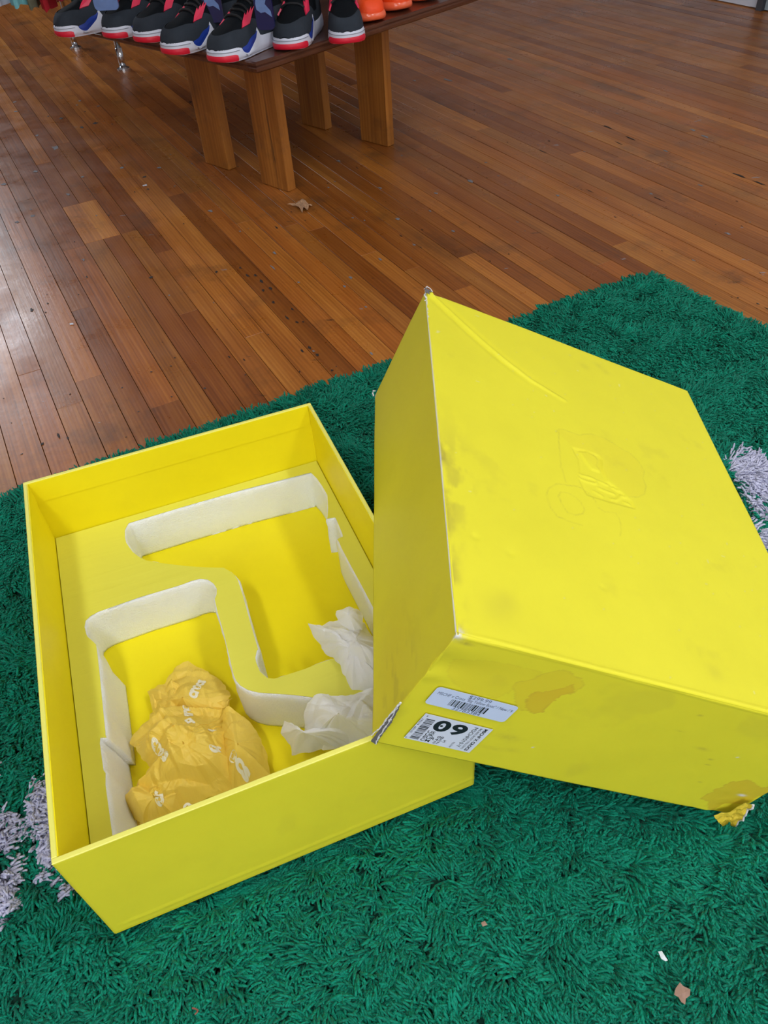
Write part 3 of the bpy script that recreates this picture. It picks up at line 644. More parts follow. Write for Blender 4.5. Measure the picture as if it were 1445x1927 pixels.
def px_lobe(name, parent, center, pts, zc, zedge, dome, seed, amp, mat, inv, nr=44, size=.2, edge_amp=1.0):
    """one sheet: outline given by its measured points, domed and creased; inv turns world into the parent's frame"""
    P = [U(p[:2], p[2] if len(p) > 2 else zedge) for p in pts]; C0 = U(center, zc)
    Q = []
    n = len(P)
    for i in range(n):
        a, b = P[i], P[(i+1) % n]; k = max(1, int(np.linalg.norm((b-a)[:2])/.0028))
        for j in range(k):
            q = a+(b-a)*j/k; Q.append(q)
    Q = np.array(Q); Q[:, :2] += .0022*np.stack([vnoise(Q[:, 0]*130+seed, Q[:, 1]*130)-.5, vnoise(Q[:, 0]*130, Q[:, 1]*130+seed)-.5], 1)*2
    cr = Crumple(seed, amp*.95, 30, size); V = []; Fc = []; m = len(Q)
    cx_, cy_ = C0[0], C0[1]
    rs = np.linspace(0, 1, nr+1)[1:]
    A = [(cx_, cy_, zc+dome)]
    for r in rs:
        X = cx_+(Q[:, 0]-cx_)*r; Y = cy_+(Q[:, 1]-cy_)*r
        Z = (zc+dome)*(1-r**1.6)+Q[:, 2]*r**1.6+cr(X-cx_, Y-cy_)*(1-.35*r*(2-edge_amp))
        A += list(zip(X, Y, np.maximum(Z, ZP+.002)))
    A = np.array(A)
    for j in range(m): Fc.append((0, 1+j, 1+(j+1) % m))
    for i in range(nr-1):
        for j in range(m):
            k = (j+1) % m; Fc.append((1+i*m+j, 1+(i+1)*m+j, 1+(i+1)*m+k, 1+i*m+k))
    if sum(Q[i][0]*Q[(i+1) % m][1]-Q[(i+1) % m][0]*Q[i][1] for i in range(m)) < 0: Fc = [f[::-1] for f in Fc]
    Vl = [inv@Vector(v) for v in A]
    o = link_mesh(name, Vl, Fc, mat, parent, smooth=False); return o
def text_verts(txt, size, bold=0.0, align='LEFT', sx=1.0):
    c = bpy.data.curves.new('t', 'FONT'); c.body = txt; c.size = size; c.offset = bold; c.align_x = align; c.resolution_u = 4
    o = bpy.data.objects.new('t', c); COL.objects.link(o)
    dg = bpy.context.evaluated_depsgraph_get(); me = bpy.data.meshes.new_from_object(o.evaluated_get(dg))
    V = [(v.co.x*sx, v.co.y) for v in me.vertices]; Fc = [tuple(p.vertices) for p in me.polygons]
    bpy.data.objects.remove(o); bpy.data.curves.remove(c); bpy.data.meshes.remove(me); return V, Fc
def bvh_of(objs):
    from mathutils.bvhtree import BVHTree
    V = []; Fc = []
    for o in objs:
        b = len(V); mw = o.matrix_world
        V += [mw@v.co for v in o.data.vertices]; Fc += [tuple(b+i for i in p.vertices) for p in o.data.polygons]
    return BVHTree.FromPolygons(V, Fc)
bpy.context.view_layer.update()
yc = U((360, 1400), ZP); YT = empty('yellow_tissue_paper', 'crumpled translucent yellow tissue paper with white lettering in the near left pocket of the foam', 'tissue paper', loc=Vector(yc))
inv = Matrix.Translation(Vector(yc)).inverted()
H1 = .07
sh = []
sh.append(px_lobe('tissue_sheet', YT, (350, 1330), [(352,1243,.062),(385,1258,.058),(412,1275,.06),(437,1311,.062),(425,1335,.06),(380,1350,.06),(330,1345,.06),(290,1330,.05),(274,1297,.055),(311,1287,.06),(328,1258,.06)], .075, .06, .012, 21, .0065, M_YTIS, inv, 30))
sh.append(px_lobe('tissue_sheet', YT, (355, 1420), [(280,1292,.06),(325,1284,.07),(350,1300,.085),(395,1310,.09),(437,1318,.06),(425,1345,.07),(440,1400,.06),(455,1450,.06),(445,1490,.05),(350,1530,.05),(262,1556,.045),(240,1535,.045),(232,1502,.06),(262,1478,.07),(284,1450,.06),(258,1415,.065),(243,1397,.06),(262,1376,.065),(276,1352,.06),(283,1330,.06)], .095, .06, .022, 5, .0170, M_YTIS, inv, 60, .13))
sh.append(px_lobe('tissue_sheet', YT, (455, 1420), [(420,1334,.085),(433,1330,.085),(462,1352,.08),(488,1386,.07),(505,1430,.055),(513,1465,.05),(490,1490,.045),(440,1505,.045),(424,1490,.05),(420,1430,.08),(417,1380,.085)], .085, .06, .02, 33, .0080, M_YTIS, inv, 34, .12))
sh.append(px_lobe('tissue_sheet', YT, (290, 1500), [(236,1500,.07),(262,1478,.08),(300,1468,.085),(340,1475,.08),(355,1500,.07),(330,1535,.06),(270,1552,.05),(240,1530,.05)], .09, .06, .012, 45, .0120, M_YTIS, inv, 34, .1))
bpy.context.view_layer.update()
bv = bvh_of(sh)
def crocs_print(px, ang, size, txt='crocs'):
    c = U(px, .1); V, Fc = text_verts(txt, size, .0010, 'CENTER', 1.0); VV = []
    # densify is not needed: letters are small; drape every vertex on the paper
    hits = []
    for x, y in V:
        X = c[0]+x*math.cos(ang)-y*math.sin(ang); Y = c[1]+x*math.sin(ang)+y*math.cos(ang)
        h = bv.ray_cast(Vector((X, Y, .4)), Vector((0, 0, -1)))
        hits.append(h[0] if h[0] is not None else None)
    if any(h is None for h in hits):
        zs = [h.z for h in hits if h is not None] or [.08]
        zz = sum(zs)/len(zs)
    VV = []
    for (x, y), h in zip(V, hits):
        X = c[0]+x*math.cos(ang)-y*math.sin(ang); Y = c[1]+x*math.sin(ang)+y*math.cos(ang)
        z = (h.z if h is not None else zz)+.0011; VV.append(inv@Vector((X, Y, z)))
    link_mesh('printed_lettering', VV, Fc, M_PRINT, YT)
crocs_print((372, 1282), 1.15+.316, .020)
crocs_print((357, 1332), 1.9, .019, 'cro')
crocs_print((302, 1428), -.9, .019)
crocs_print((356, 1368), -.75, .016, 'cr')
crocs_print((404, 1378), .95, .019, 'c')
crocs_print((300, 1490), 1.75, .018, 'cr')
crocs_print((442, 1437), -.75, .020, 'ocs')
crocs_print((412, 1420), .7, .016, 'cr')
crocs_print((345, 1512), -.5, .018, 'cr')
inv0 = Matrix.Identity(4)
wc = U((650, 1230), ZT); WT = empty('white_tissue_paper', 'crumpled white tissue paper lying across the far foam pocket and the foam strip', 'tissue paper', 'white tissue papers', loc=Vector(wc)); iw = Matrix.Translation(Vector(wc)).inverted()
px_lobe('tissue_sheet', WT, (668, 1235), [(580,1172,.125),(600,1176,.13),(618,1190,.135),(640,1215,.14),(668,1250,.14),(720,1280,.13),(745,1310,.125),(700,1297,.1225),(665,1299,.1225),(651,1276,.1225),(638,1252,.1225),(615,1232,.115),(592,1200,.115)], .145, .125, .014, 61, .007, M_WTIS, iw, 34, .1)
px_lobe('tissue_sheet', WT, (672, 1215), [(598,1174,.115),(615,1166,.12),(631,1166,.13),(650,1160,.14),(684,1170,.14),(705,1195,.13),(750,1215,.13),(760,1270,.125),(700,1280,.13),(650,1262,.13),(620,1215,.125)], .15, .13, .02, 77, .009, M_WTIS, iw, 36, .1)
px_lobe('tissue_sheet', WT, (656, 1165), [(631,1151,.15),(645,1148,.155),(659,1141,.16),(672,1146,.16),(682,1160,.155),(682,1180,.15),(672,1200,.15),(650,1180,.15),(634,1167,.15)], .165, .15, .008, 83, .004, M_WTIS, iw, 22, .08)
wc2 = U((620, 1370), ZT); WT2 = empty('white_tissue_paper', 'crumpled white tissue paper in the near foam pocket, next to the torn lid corner', 'tissue paper', 'white tissue papers', loc=Vector(wc2)); iw2 = Matrix.Translation(Vector(wc2)).inverted()
px_lobe('tissue_sheet', WT2, (640, 1360), [(575,1340,.12),(578,1324,.13),(590,1312,.135),(615,1302,.14),(650,1306,.135),(700,1300,.13),(740,1320,.13),(745,1370,.12),(700,1392,.11),(640,1406,.09),(580,1418,.075),(570,1400,.08),(574,1370,.10)], .135, .12, .024, 91, .008, M_WTIS, iw2, 40, .12)
px_lobe('tissue_sheet', WT2, (575, 1395), [(534,1357,.115),(548,1364,.115),(574,1380,.115),(600,1375,.125),(650,1365,.13),(680,1380,.12),(670,1398,.10),(600,1416,.08),(551,1423,.075),(544,1402,.09),(527,1379,.105)], .115, .10, .014, 97, .0065, M_WTIS, iw2, 30, .1)

# ------------------------------------------------------------------ tilted lid
LM = frame(LO, lu_, lv_, lw_)
LID = empty('tilted_box_lid', 'big battered yellow box lid with stickers and torn corners, tilted against the open box', 'box lid', M=LM)
LIM = np.array(LM.inverted())
def ltop(p):
    q = onplane(p, LO+lw_*LH, lw_)-LO; return (q@lu_, q@lv_)
def lfront(p):
    q = onplane(p, LO, lv_)-LO; return (q@lu_, q@lw_)
def lleft(p):
    q = onplane(p, LO, lu_)-LO; return (q@lv_, q@lw_)
c1 = lambda pts, o, s: [ltop((o[0]+x/s, o[1]+y/s)) for x, y in pts]
crease = [ltop(p) for p in [(810,553),(846,586),(901,637),(946,676),(999,716),(1024,731),(1062,754)]]
E6 = lambda pts: c1(pts, (980, 780), 4.8167)
plate = E6([(460,290),(580,318),(700,360),(740,400),(745,480),(790,600),(870,660),(960,740),(1010,780),(1045,860),(800,795),(600,730),(570,680),(530,600),(530,530),(515,400),(480,340)])
win = E6([(520,325),(600,325),(680,370),(710,410),(700,460),(735,510),(720,525),(640,495),(590,430)])
ridges = [E6(q) for q in [[(540,540),(640,565),(690,590),(690,620),(620,605),(540,575)], [(720,600),(790,635)], [(710,660),(780,690),(850,715)], [(670,690),(740,730)], [(840,660),(890,690)], [(820,760),(870,770),(910,730),(950,745)], [(945,790),(990,812)]]]
tide = [E6(q) for q in [[(320,158),(345,130),(400,140),(470,170),(540,188),(560,178),(640,175),(760,215),(860,275),(920,320),(990,350),(1070,430),(1120,515),(1105,580),(1135,650),(1120,720),(1060,750),(980,745)], [(345,130),(345,250),(355,350),(365,470),(400,570),(412,610)],
        [(235,720),(250,670),(330,625),(430,640),(520,650),(620,700),(680,790)], [(480,740),(540,790),(580,860),(560,900),(490,910),(430,890),(380,820),(340,740),(360,700),(430,710),(480,740)], [(700,840),(760,880),(860,890),(900,960),(910,1060),(900,1100)], [(235,720),(260,830),(330,920),(420,960),(560,1000)]]]
def poly_h(X, Y, poly, soft):
    s = inside(X, Y, poly); d = seg_dist(X, Y, poly+[poly[0]]); return np.where(s, sstep(0, soft, d), 0)
def hf_top(X, Y):
    z = .0009*(fbm(X*6, Y*6, 3)-.5)*2
    d = seg_dist(X, Y, crease); al = np.hypot(X-crease[0][0], Y-crease[0][1])
    z = z+.0030*np.exp(-(d/.0032)**2)*(1-sstep(.16, .36, al))-.0012*np.exp(-((d-.009)/.006)**2)*(1-sstep(.1, .3, al))
    z = z-.0016*poly_h(X, Y, plate, .003)+.0014*poly_h(X, Y, win, .003)
    for r in ridges: z = z+.0016*np.exp(-(seg_dist(X, Y, r)/.0017)**2)
    # softened, slightly raised near edge over the front panel
    z = z+.0008*np.exp(-((Y-.0035)/.0016)**2)*sstep(.0, .05, X)-.0012*(1-sstep(0, .0022, Y))-.0012*(1-sstep(0, .0022, X))
    # little dents
    for (cx_, cy_), s_ in [(ltop((960,1040)), .006), (ltop((1135,1105)), .004), (ltop((895,1010)), .005)]: z = z-.0010*np.exp(-((X-cx_)**2+(Y-cy_)**2)/s_**2)
    # lifted corner far left
    cxy = np.hypot(X, LL-Y); z = z+.004*np.exp(-(cxy/.012)**2)
    return z
def st_top(X, Y):
    wob = .0016*(fbm(X*90, Y*90, 2)-.5)
    r = np.zeros_like(X)
    for t in tide: r = np.maximum(r, .22*np.exp(-((seg_dist(X+wob, Y+wob, t))/.0009)**2)*(.4+vnoise(X*120, Y*120)))
    g = .10*poly_h(X, Y, tide[0], .002)
    # dark rubbed band along the left edge between mid-length and the near corner
    n = fbm(X*45+3, Y*26, 4)
    r = r+.55*np.exp(-(X/.010)**2)*sstep(.40, .62, n)*sstep(LL*.62, LL*.45, Y)
    sm = np.exp(-(((Y-LL*.34)/.09)**2+((X-.016)/.022)**2)); r = r+.35*sm*sstep(.40, .6, fbm(X*60, Y*30+5, 4))
    r = r+.10*sstep(.66, .80, fbm(X*16+40, Y*16+2, 5))
    for (cx_, cy_), s_ in [(ltop((1100,690)), .010), (ltop((1126,688)), .008), (ltop((1140,700)), .008), (ltop((935,1145)), .018), (ltop((955,1130)), .014), (ltop((1345,1265)), .010)]: r = r+.14*np.exp(-((X-cx_)**2+(Y-cy_)**2)/s_**2)
    # white wear: near corner, edge towards the far corner
    b = np.exp(-((X)**2+(Y)**2)/.007**2)*1.2*sstep(.35, .6, vnoise(X*600, Y*600)+.15)
    jag = .0016*vnoise(Y*260, X*0+3)*sstep(LL-.14, LL-.02, Y)+.0005*vnoise(Y*300, X*0+8)
    b = b+(X < jag)*.9
    b = b+.8*(vnoise(X*140+90, Y*140) > .975)*.25
    return r, g, b
def map_top(x, y, z): return (x, y, LH+z)
def map_front(x, y, z): return (x, -z, y)
def map_left(x, y, z): return (-z, LL-x, y)          # x runs from the far corner to the near one
TT = .003
tp = sheet('top_panel', LW, LL, map_top, TT, M_CARD, LID, hf_top, st_top, .0020)
G5 = lambda pts: [lfront((680+x/3.6125, 1150+y/3.6125)) for x, y in pts]
G7 = lambda pts: [lfront((1150+x/4.817, 1200+y/4.817)) for x, y in pts]
water = G5([(1030,520),(1080,480),(1150,470),(1250,430),(1300,410),(1445,425)])+[lfront(p) for p in [(1092,1275),(1096,1290),(1088,1300)]]+G5([(1440,570),(1400,570),(1340,590),(1270,640),(1240,690),(1190,700),(1130,675),(1080,680),(1030,640)])
water_core = G5([(1445,500),(1330,540),(1190,560),(1130,600),(1110,650),(1190,700),(1240,690),(1270,640),(1340,590),(1445,560)])
faint = G5([(620,480),(560,420),(640,330),(900,350),(1100,380),(1250,420),(1060,520),(900,600),(700,560)])
corner_st = G7([(810,1460),(835,1440),(860,1420),(915,1400),(920,1370),(1010,1350),(1030,1325),(1080,1305),(1200,1295),(1265,1300),(1300,1330),(1340,1370),(1421,1350),(1600,1300),(1300,1500),(1200,1560),(1100,1660),(1050,1700),(930,1620),(865,1550),(880,1500),(850,1475)])
def hf_front(X, Y):
    z = .0012*(fbm(X*8, Y*8, 3)-.5)*2
    for p, s_, h in [((830,1250), .03, -.003), ((800,1268), .012, .003), ((845,1225), .02, .002)]:
        c = lfront(p); z = z+h*np.exp(-(((X-c[0])/ (s_*2))**2+((Y-c[1])/s_)**2))
    z = z-.0012*(1-sstep(0, .0022, LH-Y))+.0006*np.exp(-((LH-Y-.0035)/.0016)**2)
    z = z-.0045*np.exp(-((X-LW)**2+Y**2)/.03**2)+.002*(fbm(X*50, Y*50, 3)-.5)*2*np.exp(-((X-LW)**2+Y**2)/.06**2)
    return z
def st_front(X, Y):
    wx = .011*(fbm(X*70, Y*70, 4)-.5); wy = .011*(fbm(X*70+50, Y*70, 4)-.5); Xw, Yw = X+wx, Y+wy
    r = np.zeros_like(X); g = np.zeros_like(X)
    for poly, gg, rr in [(water, .32, .22), (water_core, .75, .40), (corner_st, .75, .40), (faint, .14, .08)]:
        i = inside(Xw, Yw, poly); d = seg_dist(Xw, Yw, poly+[poly[0]]); g = np.maximum(g, gg*i*(.7+.6*fbm(X*25, Y*25, 3))); r = np.maximum(r, rr*i*np.exp(-(d/.0016)**2))
    r = r+.10*sstep(.60, .75, fbm(X*16+9, Y*16+2, 5))
    for p, sx_, sy_, a in [((955,1388), .014, .006, .22), ((965,1412), .010, .005, .14), ((925,1408), .014, .004, .14), ((992,1320), .0016, .0016, .8), ((1008,1305), .0016, .0012, .7), ((876,1210), .008, .0025, .5), ((1322,1410), .008, .003, .3), ((1338,1430), .003, .0014, .7), ((1318,1347), .003, .001, .7), ((1332,1440), .003, .001, .6), ((1280,1376), .006, .0008, .4), ((1316,1472), .003, .001, .5)]:
        c = lfront(p); r = r+a*np.exp(-(((X-c[0])/sx_)**2+((Y-c[1])/sy_)**2))*(.5+vnoise(X*400, Y*400))
    b = np.exp(-((X)**2+(Y-LH)**2)/.0065**2)*1.3*sstep(.3, .6, vnoise(X*600, Y*600)+.2)
    for p, sx_, sy_ in [((1396,1497), .005, .0025), ((1388,1426), .0015, .001), ((1003,1407), .001, .001), ((1035,1224), .002, .004)]:
        c = lfront(p); b = b+1.2*np.exp(-(((X-c[0])/sx_)**2+((Y-c[1])/sy_)**2))
    return r, g, b
sheet('side_panel', LW, LH-.0004, map_front, TT-.0004, M_CARD, LID, hf_front, st_front, .0018)['label'] = 'stickered near side panel with water stains'
def hf_left(X, Y):
    return .0014*(fbm(X*7+5, Y*7, 3)-.5)*2-.0008*(1-sstep(0, .002, LH-Y))
def st_left(X, Y):
    n = fbm(X*22, Y*60+7, 4)
    r = .28*sstep(.52, .66, n)*np.exp(-(((X-LL+.045)/.06)**2+((Y-.07)/.05)**2))
    r = r+.08*sstep(.56, .72, fbm(X*12+8, Y*12, 5))*sstep(.3, .6, X)
    g = .25*np.exp(-(((X-LL+.06)/.09)**2+((Y-.06)/.07)**2))
    b = (LH-Y < .0012*vnoise(X*260, Y*0+1)*sstep(.14, .02, X))*.9
    b = b+np.exp(-((X)**2+Y**2)/.006**2)
    return r, g, b
sheet('side_panel', LL-TT*.0-.0004, LH-.0004, lambda x, y, z: (-z+.0002, LL-x-.0002, y), TT-.0004, M_CARD, LID, hf_left, st_left, .0026)['label'] = 'shaded long side panel leaning over the open box'
panel('side_panel', LW-TT, LW-.0002, .0004, LL-.0004, 0, LH-.0004, LID, M_CARD)
panel('side_panel', TT, LW-TT-.0004, LL-TT, LL-.0004, 0, LH-TT-.0004, LID, M_CARD)
# torn corner near left: dark split in the board with white paper fibres
def ragged(name, pts, depth, mat, seed, parent=LID, jag=.0015, th=.0006, outward='front'):
    P = []
    n = len(pts)
    for i in range(n):
        a, b = np.array(pts[i]), np.array(pts[(i+1) % n]); k = max(2, int(np.hypot(*(b-a))/.002))
        for j in range(k):
            q = a+(b-a)*j/k; P.append((q[0]+jag*(vnoise(q[0]*900+seed, q[1]*900)-.5), q[1]+jag*(vnoise(q[0]*900, q[1]*900+seed)-.5)))
    m = MB(); m.prism(P, 0, th); V = []
    for x, y, z in m.v:
        w = depth+z
        V.append((x, -w, y) if outward == 'front' else ((-w, x, y) if outward == 'left' else (x, y, LH+w)))
    fs = m.f if outward != 'front' else m.f
    return link_mesh(name, V, fs, mat, parent)
tear = G5([(98,892),(150,815),(205,740),(262,632),(258,606),(235,640),(185,700),(140,770),(95,815),(66,868)])
tear_f = [(max(a, -.004), max(b, -.001)) for a, b in tear]
ragged('torn_edge', tear_f, .0024, M_GREYBOARD, 3)['label'] = 'dark split in the board at the near left corner'
m = MB()
for seq, s0 in ((G5([(262,600),(240,640),(205,700),(182,735),(140,800),(110,850),(95,893)]), 1), (G5([(262,602),(225,648),(190,690),(150,745),(100,795),(62,830)]), 2)):
    pts = []
    for (a, b), (c, d) in zip(seq[:-1], seq[1:]):
        for k in range(5):
            t = k/5; x = a+(c-a)*t; y = b+(d-b)*t; pts.append((x+.0016*(random.random()-.5), -.0032-.0012*random.random(), y+.0016*(random.random()-.5)))
    m.tube(pts, [random.uniform(.0004, .0013) for _ in pts], 6)
m.build('torn_paper_fibres', M_TORN, LID)
# far left corner: peeled paper with white edge
def blob(name, pts3, mat, seed, r, parent=LID):
    m = MB(); rr = random.Random(seed)
    m.tube(pts3, [r*rr.uniform(.5, 1.2) for _ in pts3], 7); return m.build(name, mat, parent)
pts = [(-.001+.002*math.sin(k*1.3), LL-.001-.004*k, LH+.0005-.0008*(k % 2)) for k in range(9)]
blob('torn_paper_fibres', pts, M_TORN, 5, .0009)
blob('torn_paper_fibres', [(-.003, LL+.001, LH+.001), (.0, LL+.003, LH+.006), (.006, LL+.001, LH+.006), (.010, LL-.003, LH+.004)], M_TORN, 8, .0009)
ragged('torn_edge', [(a, b) for a, b in [(-.003, LL-.014), (.005, LL-.016), (.003, LL-.008), (.009, LL-.006), (.004, LL-.001), (-.003, LL+.001)]], .0044, M_GREYBOARD, 9, outward='top', th=.0005)
blob('torn_paper_fibres', [(-.001, LL-.002, -.001), (-.004, LL+.001, .002), (-.005, LL+.002, .007), (-.001, LL+.002, .008)], M_TORN, 12, .0016)
# near right corner: crushed flap of peeling paper hanging onto the rug
def flap():
    P = [(1340,1526),(1351,1540),(1361,1548),(1367,1553),(1376,1547),(1392,1535),(1402,1519),(1415,1505),(1400,1500),(1370,1518)]
    out = [lfront(p) for p in P]; c = np.mean(out, 0); V = [(c[0], -.006, c[1])]; Fc = []; nr = 7; Q = []
    for i in range(len(out)):
        a, b = np.array(out[i]), np.array(out[(i+1) % len(out)])
        for k in range(4): Q.append(a+(b-a)*k/4)
    n = len(Q)
    for r in range(1, nr+1):
        for q in Q:
            p = c+(q-c)*r/nr; z = -.0045+.0022*math.sin(p[0]*260)*math.cos(p[1]*310)-.002*(r/nr)**2+.0008*(random.random()-.5); V.append((p[0], z, p[1]))
    for j in range(n): Fc.append((0, 1+j, 1+(j+1) % n))
    for r in range(nr-1):
        for j in range(n): k = (j+1) % n; Fc.append((1+r*n+j, 1+(r+1)*n+j, 1+(r+1)*n+k, 1+r*n+k))
    o = link_mesh('peeled_flap', V, Fc, M_TORNYEL, LID); o['label'] = 'crushed peeling paper at the near right corner'
    m = MB(); pts = [V[1+(nr-1)*n+j] for j in list(range(10, 30))]; m.tube([(x, y-.0003, z-.0006) for x, y, z in pts], [random.uniform(.0005, .0016) for _ in pts], 6); m.build('torn_paper_fibres', M_TORN, LID)
flap()

# ------------------------------------------------------------------ stickers
M_STK = simple('sticker_blueish_white', (.64, .74, .98), .35)
M_LAB = simple('label_white', (.76, .81, .95), .35)
M_INK = simple('black_ink', (.012, .014, .022), .45)
M_INK2 = simple('grey_ink', (.13, .16, .25), .5)
def sticker(name, corners, mat, rad, depth, label):
    TL, TR, BR, BL_ = [np.array(lfront(c)) for c in corners]
    ex = (TR-TL+BR-BL_)/2; w = np.hypot(*ex); ex = ex/w; ey = np.array([ex[1], -ex[0]])     # ey points down the label
    h = .5*(np.dot(BL_-TL, ey)+np.dot(BR-TR, ey)); o0 = (TL+TR+BR+BL_)/4-ex*w/2-ey*h/2
    def to(x, y, d=0): q = o0+ex*x*w+ey*y*h; return (q[0], -(depth+d), q[1])
    poly = []
    for cx_, cy_, a0 in ((1-rad/w, rad/h, 0), (rad/w, rad/h, 90), (rad/w, 1-rad/h, 180), (1-rad/w, 1-rad/h, 270)):
        for k in range(5):
            a = math.radians(a0+k*22.5); poly.append((cx_+rad/w*math.cos(a), cy_-rad/h*math.sin(a)))
    V = [to(x, y, 0) for x, y in poly]+[to(x, y, .0003) for x, y in poly]; n = len(poly)
    Fc = [tuple(range(n, 2*n)), tuple(range(n-1, -1, -1))]+[(i, (i+1) % n, (i+1) % n+n, i+n) for i in range(n)]
    o = link_mesh(name, V, Fc, mat, LID); o['label'] = label
    def put_text(m, txt, x, y, size, bold=0, align='LEFT', sx=1, rot=0, width=None):
        V, Fc = text_verts(txt, size, bold*size, align, sx)
        if not V: return
        if width: cur = max(v[0] for v in V)-min(v[0] for v in V); k = width*(w if not rot else h)/cur; V = [(a*k, b) for a, b in V]
        VV = []
        for a, b in V:
            if rot: a, b = b, -a                   # read downwards
            VV.append(to(x+a/w, y-b/h, .0005))
        m.add(VV, Fc)
    def bar(m, x0, x1, y0, y1): m.add([to(x0, y1, .0005), to(x1, y1, .0005), to(x1, y0, .0005), to(x0, y0, .0005)], [(0, 1, 2, 3)])
    return o, to, put_text, bar, w, h
s1, to1, tx1, br1, w1, h1 = sticker('price_sticker', [(824,1289),(974,1327),(950,1358),(798.5,1320)], M_STK, .0045, .0016, 'pale blue price sticker')
m = MB(); g = MB()
tx1(g, '$299.99', .53, .19, .0082, 0, 'CENTER'); tx1(g, 'MSCHF x Crocs "Big Yellow Boot" / New / 9', .045, .37, .0072, 0, 'LEFT', 1, 0, .92); tx1(g, '32783384', .50, .97, .0085, 0, 'CENTER')
r = random.Random(4); x = .25
while x < .70:
    wd = r.choice([.005, .005, .007, .014, .020]); br1(m, x, x+wd, .45, .80); x += wd+r.choice([.008, .011, .014])
g.build('printed_text', M_INK2, s1); m.build('barcode', M_INK, s1)
s2, to2, tx2, br2, w2, h2 = sticker('size_label', [(797.6,1339),(925,1370),(884.8,1414.4),(763,1386.7)], M_LAB, .0006, .0015, 'white size label reading 09')
m = MB(); z2 = h2
V, Fc = text_verts('0', .034, .0012, 'LEFT', 1.12)
tx2(m, '0', .225, .47, .42*z2*1.28, .035, 'LEFT', 1.25); tx2(m, '9', .47, .47, .42*z2*1.28, .035, 'LEFT', 1.25)
dd = [(.325+.022*math.cos(k*math.pi/6)*1, .285+.022*w2/h2*math.sin(k*math.pi/6)) for k in range(12)]
m.add([to2(a, b, .0005) for a, b in dd], [tuple(range(11, -1, -1))])
for t, v, y in (('US', '', .62), ('UK', '08', .725), ('EUR', '42.5', .83), ('CM', '27', .945)):
    tx2(m, t, .215, y, .125*z2, .015, 'LEFT', 1.15)
    if v: tx2(m, v, .40, y, .125*z2, 0, 'LEFT', 1.15)
tx2(m, 'MSCHF010-Y', .745, .05, .125*z2, .0, 'LEFT', 1, 1, .82); tx2(m, 'BIG RED BOOT (YELLOW)', .83, .05, .07*z2, .0, 'LEFT', 1, 1, .86); tx2(m, 'MSCHF X CROCS', .895, .04, .10*z2, .03, 'LEFT', 1, 1, .90); tx2(m, 'YELLOW', .66, .72, .06*z2, 0, 'LEFT', 1, 1, .24)
tx2(m, '8', .035, .09, .07*z2, 0); tx2(m, '19319', .005, .17, .065*z2, 0, 'LEFT', 1, 1, .24); tx2(m, '60115', .005, .50, .065*z2, 0, 'LEFT', 1, 1, .24); tx2(m, '0', .005, .97, .07*z2, 0)
m.build('printed_text', M_INK, s2)
m = MB(); y = .15; r = random.Random(9)
while y < .93:
    wd = r.choice([.010, .012, .02, .03]); br2(m, .065, .19, y, min(.94, y+wd)); y += wd+r.choice([.014, .018, .026])
m.build('barcode', M_INK, s2)

# ------------------------------------------------------------------ low wooden bench
e1 = np.array([math.cos(math.radians(43.3)), math.sin(math.radians(43.3)), 0]); e2 = np.array([-e1[1], e1[0], 0])
TC = U((484, 140), .45); TC[2] = 0; TABZ = .478
BENCH = empty('display_bench', 'low dark stained wooden bench with thick plank legs carrying the sneakers', 'bench', M=frame(TC, e1, e2, np.array([0, 0, 1.])))
m = MB()
def toppoly():
    LX, LY = 1.16, .95; P = []
    for (a, b) in [((0, 0), (LX, 0)), ((LX, 0), (LX, LY)), ((LX, LY), (0, LY)), ((0, LY), (0, 0))]:
        n = 26
        for k in range(n):
            t = k/n; x = a[0]+(b[0]-a[0])*t; y = a[1]+(b[1]-a[1])*t; w = .004*(vnoise(x*22+3, y*22+5)-.5)
            P.append((x+w, y+w))
    return P
P = toppoly(); n = len(P); rg = []
for z, d in ((.450, .006), (.454, .001), (.462, .0), (.465, .004), (.470, .001), (.475, .001), (.478, .005)):
    cx_, cy_ = .58, .475
    rg.append([(x+(d if x < cx_ else -d)*(abs(x-cx_) > .5), y+(d if y < cy_ else -d)*(abs(y-cy_) > .4), z+.0008*(vnoise(x*60, y*60+z*300)-.5)) for x, y in P])
V = [v for r in rg for v in r]; Fc = [(k*n+i, k*n+(i+1) % n, (k+1)*n+(i+1) % n, (k+1)*n+i) for k in range(len(rg)-1) for i in range(n)]
Fc.append(tuple((len(rg)-1)*n+i for i in range(n))); Fc.append(tuple(range(n-1, -1, -1)))
o = link_mesh('bench_top', V, Fc, M_TOP, BENCH); o['label'] = 'dark stained top with a worn moulded edge'; o.color = (1, 1, 1, 1)
